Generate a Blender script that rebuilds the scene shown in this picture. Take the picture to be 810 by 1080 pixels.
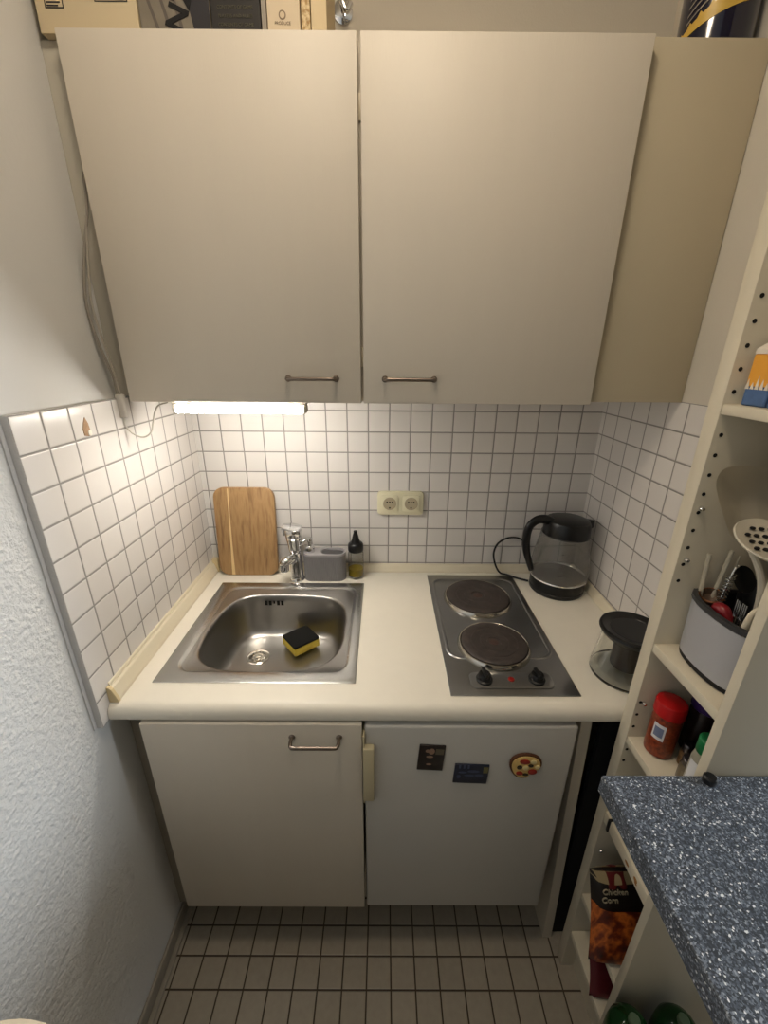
import bpy, bmesh, math, random
from mathutils import Vector, Matrix
random.seed(7)
for _o in list(bpy.data.objects): bpy.data.objects.remove(_o)
SC = bpy.context.scene
COL = SC.collection
PI = math.pi

# ------------------------------------------------------------------ camera
PIT, YAW, ROL, FPX = math.radians(20.687), math.radians(.1733), math.radians(.4097), 436.1
Fw = Vector((math.sin(YAW)*math.cos(PIT), math.cos(YAW)*math.cos(PIT), -math.sin(PIT)))
Rt = Fw.cross(Vector((0, 0, 1))).normalized(); Up = Rt.cross(Fw)
R2 = Rt*math.cos(ROL)+Up*math.sin(ROL); U2 = -Rt*math.sin(ROL)+Up*math.cos(ROL)
cd = bpy.data.cameras.new('camera'); cam = bpy.data.objects.new('camera', cd); COL.objects.link(cam)
cd.sensor_fit = 'VERTICAL'; cd.sensor_height = 36; cd.lens = FPX/1080*36; cd.clip_start = .02
M = Matrix((R2, U2, -Fw)).transposed().to_4x4(); M.translation = Vector((.5862, -1.2862, 1.6026))
cam.matrix_world = M; SC.camera = cam
# ------------------------------------------------------------------ world, lights, exposure
W = bpy.data.worlds.new('world'); SC.world = W; W.use_nodes = True
W.node_tree.nodes['Background'].inputs[0].default_value = (.55, .72, 1, 1)
W.node_tree.nodes['Background'].inputs[1].default_value = .8
def area(name, loc, rot, sx, sy, power, color):
    l = bpy.data.lights.new(name, 'AREA'); l.shape = 'RECTANGLE'; l.size = sx; l.size_y = sy
    l.energy = power; l.color = color
    o = bpy.data.objects.new(name, l); COL.objects.link(o); o.location = loc; o.rotation_euler = rot
    return o
DAY = area('window_daylight', (3.16, -1.16, 1.76), (0, PI/2, 0), .85, .40, 33, (.82, .91, 1))
LED_STRENGTH = 40
CEIL_STRENGTH = 27
SC.view_settings.view_transform = 'Standard'; SC.view_settings.look = 'None'
SC.view_settings.gamma = 1; SC.view_settings.use_curve_mapping = False
SC.view_settings.exposure = 0.58

# ------------------------------------------------------------------ materials
def lin(c):
    return tuple(((x/255)/12.92 if x/255 <= .04045 else ((x/255+.055)/1.055)**2.4) for x in c)+(1,)
def mat(name, col, rough=.5, metal=0, spec=.5, bump=0, bscale=200, vary=0, vscale=8, coat=0, emit=None, es=0,
        trans=0, ior=1.45, alpha=1, stretch=None, rvar=0):
    m = bpy.data.materials.new(name); m.use_nodes = True
    nt = m.node_tree; b = nt.nodes['Principled BSDF']
    c = lin(col) if max(col) > 1 else tuple(col)+(1,)
    b.inputs['Base Color'].default_value = c; b.inputs['Roughness'].default_value = rough
    b.inputs['Metallic'].default_value = metal; b.inputs['Specular IOR Level'].default_value = spec
    b.inputs['Coat Weight'].default_value = coat; b.inputs['Transmission Weight'].default_value = trans
    b.inputs['IOR'].default_value = ior; b.inputs['Alpha'].default_value = alpha
    if emit: b.inputs['Emission Color'].default_value = tuple(emit)+(1,); b.inputs['Emission Strength'].default_value = es
    tc = nt.nodes.new('ShaderNodeTexCoord'); mp = nt.nodes.new('ShaderNodeMapping')
    nt.links.new(tc.outputs['Object'], mp.inputs[0])
    if stretch: mp.inputs['Scale'].default_value = stretch
    if vary or rvar:
        n = nt.nodes.new('ShaderNodeTexNoise'); n.inputs['Scale'].default_value = vscale; n.inputs['Detail'].default_value = 4
        nt.links.new(mp.outputs[0], n.inputs[0])
    if vary:
        mx = nt.nodes.new('ShaderNodeMix'); mx.data_type = 'RGBA'
        mx.inputs[6].default_value = tuple(v*(1-vary) for v in c[:3])+(1,)
        mx.inputs[7].default_value = tuple(min(1, v*(1+vary)) for v in c[:3])+(1,)
        nt.links.new(n.outputs['Fac'], mx.inputs[0]); nt.links.new(mx.outputs[2], b.inputs['Base Color'])
    if rvar:
        mr = nt.nodes.new('ShaderNodeMapRange'); mr.inputs[3].default_value = max(0, rough-rvar); mr.inputs[4].default_value = rough+rvar
        nt.links.new(n.outputs['Fac'], mr.inputs[0]); nt.links.new(mr.outputs[0], b.inputs['Roughness'])
    if bump:
        n2 = nt.nodes.new('ShaderNodeTexNoise'); n2.inputs['Scale'].default_value = bscale; n2.inputs['Detail'].default_value = 3
        nt.links.new(mp.outputs[0], n2.inputs[0])
        bp = nt.nodes.new('ShaderNodeBump'); bp.inputs['Strength'].default_value = bump; bp.inputs['Distance'].default_value = .002
        nt.links.new(n2.outputs['Fac'], bp.inputs['Height']); nt.links.new(bp.outputs[0], b.inputs['Normal'])
    return m
def tile_mat(name, iu, ou, pu, iv, ov, pv, joint, tcol, gcol, rough=.25, speck=0):
    m = bpy.data.materials.new(name); m.use_nodes = True; nt = m.node_tree; b = nt.nodes['Principled BSDF']
    N = nt.nodes.new; L = nt.links.new
    tc = N('ShaderNodeTexCoord'); sp = N('ShaderNodeSeparateXYZ'); L(tc.outputs['Object'], sp.inputs[0])
    def mth(op, a, v=None):
        n = N('ShaderNodeMath'); n.operation = op
        if hasattr(a, 'links'): L(a, n.inputs[0])
        else: n.inputs[0].default_value = a
        if v is not None:
            if hasattr(v, 'links'): L(v, n.inputs[1])
            else: n.inputs[1].default_value = v
        return n.outputs[0]
    ds = []; cells = []
    for i, o, p in ((iu, ou, pu), (iv, ov, pv)):
        s = mth('DIVIDE', mth('SUBTRACT', sp.outputs[i], o), p)
        cells.append(mth('FLOOR', s)); ds.append(mth('MULTIPLY', mth('PINGPONG', s, .5), p))
    d = mth('MINIMUM', ds[0], ds[1])
    mr = N('ShaderNodeMapRange'); L(d, mr.inputs[0]); mr.inputs[1].default_value = joint/2-.0002; mr.inputs[2].default_value = joint/2+.0005
    cb = N('ShaderNodeCombineXYZ'); L(cells[0], cb.inputs[0]); L(cells[1], cb.inputs[1])
    wn = N('ShaderNodeTexWhiteNoise'); L(cb.outputs[0], wn.inputs[0])
    t = N('ShaderNodeMix'); t.data_type = 'RGBA'; L(wn.outputs['Value'], t.inputs[0])
    c = lin(tcol); t.inputs[6].default_value = tuple(v*.93 for v in c[:3])+(1,); t.inputs[7].default_value = c
    tcout = t.outputs[2]
    if speck:
        ns = N('ShaderNodeTexNoise'); ns.inputs['Scale'].default_value = 60; ns.inputs['Detail'].default_value = 6; L(tc.outputs['Object'], ns.inputs[0])
        sm = N('ShaderNodeMix'); sm.data_type = 'RGBA'; sm.blend_type = 'MULTIPLY'; sm.inputs[0].default_value = speck
        L(tcout, sm.inputs[6]); L(ns.outputs['Fac'], sm.inputs[7]); tcout = sm.outputs[2]
    mx = N('ShaderNodeMix'); mx.data_type = 'RGBA'; L(mr.outputs[0], mx.inputs[0]); mx.inputs[6].default_value = lin(gcol); L(tcout, mx.inputs[7])
    L(mx.outputs[2], b.inputs['Base Color'])
    r = N('ShaderNodeMapRange'); L(mr.outputs[0], r.inputs[0]); r.inputs[3].default_value = .9; r.inputs[4].default_value = rough; L(r.outputs[0], b.inputs['Roughness'])
    bh = N('ShaderNodeMapRange'); L(d, bh.inputs[0]); bh.inputs[1].default_value = joint/2-.0002; bh.inputs[2].default_value = joint/2+.0018
    wob = N('ShaderNodeTexNoise'); wob.inputs['Scale'].default_value = 14; L(tc.outputs['Object'], wob.inputs[0])
    ad = mth('ADD', bh.outputs[0], mth('MULTIPLY', wob.outputs['Fac'], .5))
    bp = N('ShaderNodeBump'); bp.inputs['Strength'].default_value = .55; bp.inputs['Distance'].default_value = .0012; L(ad, bp.inputs['Height']); L(bp.outputs[0], b.inputs['Normal'])
    return m
def ramp_noise(name, stops, scale, rough=.4, detail=2, stretch=None, voronoi=False, bump=0):
    m = bpy.data.materials.new(name); m.use_nodes = True; nt = m.node_tree; b = nt.nodes['Principled BSDF']; N = nt.nodes.new; L = nt.links.new
    tc = N('ShaderNodeTexCoord'); mp = N('ShaderNodeMapping'); L(tc.outputs['Object'], mp.inputs[0])
    if stretch: mp.inputs['Scale'].default_value = stretch
    if voronoi:
        n = N('ShaderNodeTexVoronoi'); n.inputs['Scale'].default_value = scale; src = None
        L(mp.outputs[0], n.inputs[0]); sh = N('ShaderNodeSeparateColor'); L(n.outputs['Color'], sh.inputs[0]); src = sh.outputs[0]
    else:
        n = N('ShaderNodeTexNoise'); n.inputs['Scale'].default_value = scale; n.inputs['Detail'].default_value = detail; L(mp.outputs[0], n.inputs[0]); src = n.outputs['Fac']
    r = N('ShaderNodeValToRGB'); L(src, r.inputs[0]); e = r.color_ramp.elements
    while len(e) < len(stops): e.new(.5)
    for k, (p, c) in enumerate(stops): e[k].position = p; e[k].color = lin(c)
    L(r.outputs[0], b.inputs['Base Color']); b.inputs['Roughness'].default_value = rough
    if bump:
        bp = N('ShaderNodeBump'); bp.inputs['Strength'].default_value = bump; bp.inputs['Distance'].default_value = .001; L(src, bp.inputs['Height']); L(bp.outputs[0], b.inputs['Normal'])
    return m

T = .0646; ZT = 1.5106
GR = (146, 142, 137)
m_tile_back = tile_mat('glazed_tile_back', 0, .0178, .0653, 2, ZT, T, .0034, (226, 221, 216), GR)
m_tile_left = tile_mat('glazed_tile_left', 1, -.6319, .0655, 2, ZT, T, .0034, (226, 221, 216), GR)
m_tile_right = tile_mat('glazed_tile_right', 1, -.0900, .0678, 2, ZT, T, .0034, (226, 221, 216), GR)
m_floor = tile_mat('floor_tile', 0, .4831, .0665, 1, -.5626, .0676, .0036, (170, 161, 146), (62, 52, 42), .35, speck=.25)
m_tile_edge = mat('tile_edge_plaster', (196, 194, 192), .8, bump=.4, bscale=150)
m_ruf = mat('woodchip_wall', (214, 213, 210), .85, bump=1.0, bscale=105, spec=.2)
for _n in m_ruf.node_tree.nodes:
    if _n.type == 'BUMP':
        _n.inputs['Distance'].default_value = .0055
        _nt = m_ruf.node_tree; _s = _nt.nodes.new('ShaderNodeSeparateXYZ'); _r = _nt.nodes.new('ShaderNodeMapRange')
        _nt.links.new([q for q in _nt.nodes if q.type == 'TEX_COORD'][0].outputs['Object'], _s.inputs[0])
        _nt.links.new(_s.outputs[1], _r.inputs[0]); _r.inputs[1].default_value = -.66; _r.inputs[2].default_value = -.63
        _r.inputs[3].default_value = 1; _r.inputs[4].default_value = .06; _nt.links.new(_r.outputs[0], _n.inputs['Strength'])
        break
m_wall = mat('plain_wall', (205, 198, 184), .85, bump=.15, bscale=300, spec=.2)
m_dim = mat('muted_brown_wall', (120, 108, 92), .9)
m_ceil = mat('ceiling_paint', (225, 220, 210), .9)
m_white = mat('white_laminate', (206, 198, 184), .5, bump=.12, bscale=60, stretch=(6, 6, .6), vary=.02, vscale=5)
m_whitedk = mat('white_melamine_side', (196, 187, 170), .5)
m_fridge = mat('fridge_enamel', (190, 187, 180), .38, bump=.08, bscale=900)
m_work = mat('cream_worktop', (228, 222, 208), .38, vary=.03, vscale=25, bump=.06, bscale=500)
m_cream = mat('cream_plastic_strip', (224, 214, 190), .4)
m_endcap = mat('yellowed_end_cap', (216, 196, 152), .5)
m_steel = mat('brushed_steel', (186, 186, 184), .27, 1, vary=.06, vscale=30, stretch=(1, 14, 14), bump=.04, bscale=200)
m_basin = mat('satin_basin_steel', (168, 166, 162), .32, 1, vary=.05, vscale=9)
m_hob = mat('hob_steel', (150, 151, 152), .30, 1, vary=.06, vscale=12)
m_ring = mat('polished_ring_steel', (205, 200, 190), .16, 1)
m_chrome = mat('chrome', (225, 225, 225), .06, 1)
m_handle = mat('nickel_handle', (132, 120, 110), .3, 1)
m_black = mat('black_plastic', (16, 16, 17), .3)
m_blackm = mat('matt_black', (14, 13, 13), .8)
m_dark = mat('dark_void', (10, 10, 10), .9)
m_plate = ramp_noise('cast_iron_plate', [(.3, (48, 42, 40)), (.7, (66, 57, 53))], 60, .5, 4)
m_red = mat('red_light', (130, 20, 14), .25)
m_glass = mat('clear_glass', (250, 252, 250), .02, trans=1, ior=1.45)
m_kglass = mat('limescaled_glass', (232, 230, 226), .10, trans=.94, ior=1.4, rvar=.10, vscale=22)
m_plasticclear = mat('clear_plastic', (235, 235, 232), .08, trans=1, ior=1.3)
m_oil = mat('olive_oil', (196, 170, 34), .1, trans=.35, ior=1.35)
m_water = mat('scaled_glass_water', (225, 225, 220), .15, trans=.9, ior=1.33)
m_wood = ramp_noise('acacia_board', [(.25, (128, 94, 58)), (.5, (174, 138, 94)), (.75, (146, 110, 70))], 9, .5, 5, stretch=(9, 9, .7))
m_woodlt = mat('pale_sapwood', (222, 194, 142), .5, vary=.1, vscale=20)
m_grey = mat('grey_ribbed_plastic', (128, 125, 126), .6)
m_greydk = mat('grey_recess', (84, 82, 82), .7)
m_sponge = mat('yellow_sponge', (222, 196, 78), .95, bump=1, bscale=500, vary=.12, vscale=120)
m_scour = mat('black_scourer', (18, 18, 16), .95, bump=1, bscale=900)
m_gran = None
def granite():
    m = bpy.data.materials.new('blue_speckled_laminate'); m.use_nodes = True; nt = m.node_tree; b = nt.nodes['Principled BSDF']; N = nt.nodes.new; L = nt.links.new
    tc = N('ShaderNodeTexCoord')
    v = N('ShaderNodeTexVoronoi'); v.inputs['Scale'].default_value = 520; L(tc.outputs['Object'], v.inputs[0]); s = N('ShaderNodeSeparateColor'); L(v.outputs['Color'], s.inputs[0])
    r = N('ShaderNodeValToRGB'); L(s.outputs[0], r.inputs[0]); e = r.color_ramp.elements
    st = [(0, (44, 49, 57)), (.30, (74, 82, 94)), (.55, (104, 112, 123)), (.74, (54, 60, 69)), (.90, (140, 147, 157)), (.975, (218, 220, 222))]
    while len(e) < len(st): e.new(.5)
    for k, (p, c) in enumerate(st): e[k].position = p; e[k].color = lin(c)
    r.color_ramp.interpolation = 'CONSTANT'
    n = N('ShaderNodeTexNoise'); n.inputs['Scale'].default_value = 110; n.inputs['Detail'].default_value = 5; L(tc.outputs['Object'], n.inputs[0])
    mx = N('ShaderNodeMix'); mx.data_type = 'RGBA'; mx.blend_type = 'OVERLAY'; mx.inputs[0].default_value = .6; L(r.outputs[0], mx.inputs[6]); L(n.outputs['Fac'], mx.inputs[7])
    L(mx.outputs[2], b.inputs['Base Color']); b.inputs['Roughness'].default_value = .42
    return m
m_gran = granite()
m_shelf = mat('shelf_melamine', (206, 197, 176), .5)
m_label = mat('white_label', (215, 215, 218), .6)
m_ink = mat('dark_ink', (40, 38, 42), .7)

# ------------------------------------------------------------------ mesh helpers
def shade(o, on=True, ang=35):
    me = o.data
    for p in me.polygons: p.use_smooth = on
    if on:
        try: me.set_sharp_from_angle(angle=math.radians(ang))
        except Exception: pass
def obj(name, bm, material, parent=None, smooth=True, ang=35):
    me = bpy.data.meshes.new(name); bmesh.ops.recalc_face_normals(bm, faces=bm.faces[:]); bm.to_mesh(me); bm.free()
    o = bpy.data.objects.new(name, me); COL.objects.link(o)
    if isinstance(material, (list, tuple)):
        for mm in material: me.materials.append(mm)
    else: me.materials.append(material)
    if parent is not None:
        o.parent = parent
        root = parent; off = Vector()
        while root is not None: off += root.location; root = root.parent
        me.transform(Matrix.Translation(-off))   # geometry is written in room coordinates
    shade(o, smooth, ang)
    return o
def thing(name, label, cat, loc=(0, 0, 0), group=None):
    o = bpy.data.objects.new(name, None); COL.objects.link(o); o.location = loc; o.empty_display_size = .05
    o['label'] = label; o['category'] = cat
    if group: o['group'] = group
    return o
def tag(o, label, cat, group=None):
    o['label'] = label; o['category'] = cat
    if group: o['group'] = group
    return o
def struct(name, bm, m, smooth=False):
    o = obj(name, bm, m, None, smooth); o['kind'] = 'structure'; return o
def BM(): return bmesh.new()
def box(bm, x0, x1, y0, y1, z0, z1, bev=0, seg=2, mtx=None):
    t = bmesh.new()
    vs = [t.verts.new((x, y, z)) for x in (x0, x1) for y in (y0, y1) for z in (z0, z1)]
    for f in ((0, 1, 3, 2), (4, 6, 7, 5), (0, 4, 5, 1), (2, 3, 7, 6), (0, 2, 6, 4), (1, 5, 7, 3)): t.faces.new([vs[i] for i in f])
    bmesh.ops.recalc_face_normals(t, faces=t.faces[:])
    if bev: bmesh.ops.bevel(t, geom=t.edges[:], offset=bev, segments=seg, affect='EDGES', profile=.5)
    merge(bm, t, mtx); return bm
def merge(bm, t, mtx=None, mi=0):
    if mtx is not None: bmesh.ops.transform(t, matrix=mtx, verts=t.verts[:])
    mp = {v: bm.verts.new(v.co) for v in t.verts}
    for f in t.faces:
        nf = bm.faces.new([mp[v] for v in f.verts]); nf.material_index = f.material_index or mi
    t.free()
def lathe(bm, prof, c=(0, 0, 0), n=40, axis=None, caps=True, mtx=None):
    """prof: list of (radius, height)"""
    t = bmesh.new(); rings = []
    for r, h in prof:
        if r < 1e-6: rings.append([t.verts.new((0, 0, h))])
        else: rings.append([t.verts.new((r*math.cos(2*PI*k/n), r*math.sin(2*PI*k/n), h)) for k in range(n)])
    for a, b in zip(rings, rings[1:]):
        for k in range(n):
            k2 = (k+1) % n
            if len(a) == 1 and len(b) == 1: continue
            if len(a) == 1: t.faces.new([a[0], b[k], b[k2]])
            elif len(b) == 1: t.faces.new([a[k], b[0], a[k2]])
            else: t.faces.new([a[k], a[k2], b[k2], b[k]])
    if caps:
        if len(rings[0]) > 1: t.faces.new(rings[0][::-1])
        if len(rings[-1]) > 1: t.faces.new(rings[-1])
    mm = Matrix.Translation(Vector(c))
    if axis is not None: mm = mm @ Vector((0, 0, 1)).rotation_difference(Vector(axis).normalized()).to_matrix().to_4x4()
    if mtx is not None: mm = mtx @ mm
    merge(bm, t, mm); return bm
def catmull(pts, sub=8):
    P = [Vector(p) for p in pts]; P = [2*P[0]-P[1]]+P+[2*P[-1]-P[-2]]; out = []
    for i in range(1, len(P)-2):
        for s in range(sub):
            t = s/sub; a, b, c, d = P[i-1:i+3]
            out.append(.5*((2*b)+(c-a)*t+(2*a-5*b+4*c-d)*t*t+(3*b-a-3*c+d)*t**3))
    out.append(P[-2]); return out
def tube(bm, pts, r, n=10, smooth=8, flat=None):
    """r: number or list per control point; flat=(a,b) elliptical section scale"""
    C = catmull(pts, smooth) if smooth else [Vector(p) for p in pts]
    if isinstance(r, (list, tuple)):
        k = (len(C)-1)/(len(r)-1); rr = []
        for i in range(len(C)):
            f = i/k; a = min(int(f), len(r)-2); rr.append(r[a]+(r[a+1]-r[a])*(f-a))
    else: rr = [r]*len(C)
    t = bmesh.new(); up = None; rings = []
    for i, p in enumerate(C):
        d = (C[min(i+1, len(C)-1)]-C[max(i-1, 0)]).normalized()
        if up is None:
            up = Vector((0, 0, 1)) if abs(d.z) < .9 else Vector((0, 1, 0))
        s = d.cross(up).normalized(); up = s.cross(d).normalized()
        fa, fb = flat if flat else (1, 1)
        rings.append([t.verts.new(p+rr[i]*(fa*math.cos(2*PI*k/n)*s+fb*math.sin(2*PI*k/n)*up)) for k in range(n)])
    for a, b in zip(rings, rings[1:]):
        for k in range(n): t.faces.new([a[k], a[(k+1) % n], b[(k+1) % n], b[k]])
    t.faces.new(rings[0][::-1]); t.faces.new(rings[-1])
    merge(bm, t); return bm
def prism(bm, poly, lo, hi, axis='z', bev=0, mtx=None, mi=0):
    """poly in the plane normal to axis: z->(x,y) y->(x,z) x->(y,z)"""
    def P(a, b, h): return {'z': (a, b, h), 'y': (a, h, b), 'x': (h, a, b)}[axis]
    t = bmesh.new(); A = [t.verts.new(P(a, b, lo)) for a, b in poly]; B = [t.verts.new(P(a, b, hi)) for a, b in poly]; n = len(poly)
    f1 = t.faces.new(A); f2 = t.faces.new(B)
    for k in range(n): t.faces.new([A[k], A[(k+1) % n], B[(k+1) % n], B[k]])
    bmesh.ops.recalc_face_normals(t, faces=t.faces[:])
    if bev: bmesh.ops.bevel(t, geom=list({e for f in (f1, f2) for e in f.edges}), offset=bev, segments=2, affect='EDGES', profile=.5)
    for f in t.faces: f.material_index = mi
    merge(bm, t, mtx, mi); return bm
def rrect(cx, cy, w, h, r, n=6):
    out = []
    for sx, sy, a0 in ((1, 1, 0), (-1, 1, 90), (-1, -1, 180), (1, -1, 270)):
        for k in range(n+1):
            a = math.radians(a0+90*k/n); out.append((cx+sx*(w/2-r)+r*math.cos(a), cy+sy*(h/2-r)+r*math.sin(a)))
    return out
def text(name, body, size, mtx, material, parent, extrude=.0004, align='CENTER', sp=1, off=0):
    c = bpy.data.curves.new(name, 'FONT'); c.body = body; c.size = size; c.extrude = extrude; c.align_x = align; c.align_y = 'CENTER'; c.space_line = sp; c.offset = off
    tmp = bpy.data.objects.new('tmp', c); COL.objects.link(tmp); bpy.context.view_layer.update()
    me = bpy.data.meshes.new_from_object(tmp.evaluated_get(bpy.context.evaluated_depsgraph_get()))
    bpy.data.objects.remove(tmp); bpy.data.curves.remove(c)
    me.transform(mtx); me.name = name
    o = bpy.data.objects.new(name, me); COL.objects.link(o); me.materials.clear(); me.materials.append(material)
    if parent is not None:
        o.parent = parent; root = parent; off = Vector()
        while root is not None: off += root.location; root = root.parent
        me.transform(Matrix.Translation(-off))
    return o
def frame(origin, xdir, ydir):
    x = Vector(xdir).normalized(); z = x.cross(Vector(ydir)).normalized(); y = z.cross(x)
    m = Matrix((x, y, z)).transposed().to_4x4(); m.translation = Vector(origin); return m
FRONT = ((1, 0, 0), (0, 0, 1))     # lettering that faces the camera side (-y)

# ------------------------------------------------------------------ the room
bm = BM(); box(bm, -.4, 3.4, -3.1, .2, -.06, 0); struct('floor', bm, m_floor)
bm = BM(); box(bm, -.4, 3.4, -3.1, .2, 2.62, 2.7); struct('ceiling', bm, m_ceil)
bm = BM(); box(bm, -.13, -.015, -3.1, .13, 0, 2.62); struct('wall_left', bm, m_ruf)
bm = BM(); box(bm, -.015, 1.5, .012, .13, 0, 2.62); struct('wall_back', bm, m_wall)
bm = BM()
box(bm, 1.262, 1.5, -.612, .012, 0, 2.62); box(bm, 1.39, 1.5, -.86, -.612, 0, 2.62)
box(bm, 1.39, 3.3, -.86, -.835, 0, 2.62)
struct('wall_right', bm, m_wall)
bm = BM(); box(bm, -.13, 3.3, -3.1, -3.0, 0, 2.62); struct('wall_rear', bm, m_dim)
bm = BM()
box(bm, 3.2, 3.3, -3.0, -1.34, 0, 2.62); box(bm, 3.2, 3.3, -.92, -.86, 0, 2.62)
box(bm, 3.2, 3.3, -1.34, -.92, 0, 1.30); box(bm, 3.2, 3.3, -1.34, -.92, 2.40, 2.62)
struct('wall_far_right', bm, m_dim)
bm = BM()
for a in ((-1.34, -1.31, 1.30, 2.40), (-.95, -.92, 1.30, 2.40), (-1.31, -.95, 1.30, 1.33), (-1.31, -.95, 2.37, 2.40)):
    box(bm, 3.22, 3.27, a[0], a[1], a[2], a[3], .004)
struct('window_1', bm, m_white)
# tile fields (slabs standing proud of the plaster)
bm = BM(); box(bm, 0, 1.254, 0, .012, .84, ZT+.0); struct('trim_1', bm, m_tile_back)
bm = BM(); box(bm, -.015, -.0005, -.6319, 0, .865, ZT); struct('trim_2', bm, [m_tile_left, m_tile_edge])
o = bpy.data.objects['trim_2']
for p in o.data.polygons:
    if abs(p.normal.x) < .5: p.material_index = 1
o.data.transform(Matrix.Translation((.0005, 0, 0)))
bm = BM(); box(bm, -.0148, -.0115, -.6405, -.6319, .865, ZT, .002)
struct('trim_3', bm, m_tile_edge)
bm = BM(); box(bm, 1.254, 1.262, -.612, 0, .84, ZT); struct('trim_4', bm, m_tile_right)
bm = BM(); box(bm, 1.2555, 1.262, -.612, .012, ZT, 2.62); struct('trim_5', bm, m_wall)
# left skirting
bm = BM()
box(bm, -.0148, -.006, -1.9, -.50, 0, .05, .003); box(bm, -.006, .008, -1.9, -.50, 0, .010, .003)
struct('baseboard_left', bm, mat('dull_skirting', (150, 143, 130), .6))
# chip in a tile of the left wall
bm = BM(); prism(bm, [(-.474, 1.452), (-.462, 1.449), (-.455, 1.458), (-.457, 1.474), (-.463, 1.486), (-.470, 1.476), (-.475, 1.465)], -.001, .0012, 'x', .0005)
o = obj('tile_chip', bm, mat('bare_clay', (176, 144, 114), .9, bump=.6, bscale=300, vary=.3, vscale=150)); tag(o, 'small brown chipped patch in the third tile of the top left tile row', 'chip')
bm = BM(); prism(bm, rrect(-.459, 1.455, .010, .012, .005), .001, .0025, 'x', .0004)
obj('filler_dab', bm, mat('white_filler', (235, 228, 215), .7), o)

# ------------------------------------------------------------------ wall cabinet
cab = thing('wall_cabinet', 'wide white two-door wall cabinet above the sink and hob', 'cabinet', (.536, -.18, 1.508))
bm = BM()
box(bm, .034, .050, -.333, .0, 1.508, 2.110); box(bm, 1.022, 1.038, -.333, .0, 1.508, 2.110)
box(bm, .050, 1.022, -.333, 0, 1.508, 1.524); box(bm, .050, 1.022, -.333, 0, 2.094, 2.110)
box(bm, .050, 1.022, -.012, .0, 1.524, 2.094); box(bm, .532, .548, -.333, -.012, 1.524, 2.094)
obj('carcase', bm, m_whitedk, cab)
def bar_handle(parent, x0, x1, y, z, drop=.026):
    bm = BM(); r = .0042
    tube(bm, [(x0, y, z), (x0, y-drop*.6, z), (x0+.003, y-drop*.93, z), (x0+.012, y-drop, z), ((x0+x1)/2, y-drop, z), (x1-.012, y-drop, z), (x1-.003, y-drop*.93, z), (x1, y-drop*.6, z), (x1, y, z)], r, 12, 5)
    for x in (x0, x1): lathe(bm, [(.007, 0), (.007, .002), (.005, .004)], (x, y, z), 16, (0, -1, 0))
    return obj('handle', bm, m_handle, parent)
for x0, x1, hx in ((.032, .5375, (.382, .484)), (.543, 1.040, (.589, .694))):
    bm = BM(); box(bm, x0, x1, -.355, -.336, 1.505, 2.112, .0018, 2)
    d = obj('door', bm, m_white, cab)
    bar_handle(d, hx[0], hx[1], -.355, 1.556)
for z in (1.60, 2.02):
    bm = BM(); box(bm, .5355, .5445, -.336, -.333, z-.02, z+.02, .001); obj('door_buffer', bm, m_cream, cab)
# fillers left and right of it
o = BM(); box(o, 1.0405, 1.254, -.333, -.315, 1.509, 2.119, .001); box(o, 1.0405, 1.254, -.315, .0, 2.100, 2.119); box(o, 1.0405, 1.254, -.315, 0, 1.509, 1.52)
tag(obj('boxed_cover', o, mat('aged_cream_panel', (186, 175, 150), .55, vary=.03, vscale=4)), 'beige boxed-in panel between the right cabinet door and the side wall', 'panel')
o = BM(); box(o, -.0145, .0325, -.325, -.307, 1.515, 2.1115, .001)
tag(obj('narrow_board', o, mat('aged_filler_strip', (192, 187, 174), .6)), 'narrow beige filler strip between the left wall and the left cabinet door', 'panel')

# ------------------------------------------------------------------ LED strip light and its cable
led = thing('strip_light', 'glowing white strip light under the left side of the wall cabinet', 'lamp', (.26, -.32, 1.478))
bm = BM(); box(bm, .112, .411, -.336, -.300, 1.497, 1.508, .002); obj('housing', bm, m_white, led)
bm = BM(); box(bm, .118, .405, -.337, -.303, 1.479, 1.497, .004, 3)
obj('diffuser', bm, mat('lit_diffuser', (255, 252, 245), .5, emit=(1, .95, .87), es=LED_STRENGTH), led)
for x in (.4053, .1117):
    bm = BM(); box(bm, x, x+.006, -.336, -.302, 1.480, 1.497, .002); obj('end_cap', bm, m_white, led)
cb = thing('power_cable', 'grey power cable with inline plug hanging beside the left cabinet door', 'cable', (-.008, -.34, 1.48))
bm = BM()
tube(bm, [(.024, -.341, 1.92), (.018, -.343, 1.86), (.003, -.350, 1.80), (-.008, -.360, 1.73), (-.010, -.364, 1.68), (-.006, -.361, 1.63), (.001, -.354, 1.58), (.006, -.347, 1.535), (.006, -.342, 1.51)], .0026, 8)
obj('upper_cord', bm, mat('grey_cable', (150, 142, 132), .5), cb)
bm = BM()
tube(bm, [(.014, -.344, 1.85), (.004, -.352, 1.77), (-.003, -.358, 1.70), (.002, -.358, 1.64), (.008, -.351, 1.57), (.007, -.344, 1.51)], .0022, 8)
obj('second_cord', bm, mat('pale_cable', (172, 164, 152), .5), cb)
bm = BM(); box(bm, -.004, .014, -.350, -.336, 1.468, 1.520, .004, 3)
obj('inline_plug', bm, mat('white_plug', (200, 196, 188), .4), cb)
bm = BM()
tube(bm, [(.005, -.343, 1.47), (.003, -.342, 1.452), (.014, -.340, 1.434), (.034, -.336, 1.424), (.052, -.332, 1.434), (.060, -.328, 1.458), (.066, -.324, 1.480), (.076, -.322, 1.494), (.098, -.320, 1.501)], .0020, 8)
obj('lower_cord', bm, mat('white_cable', (205, 200, 190), .5), cb)

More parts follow.
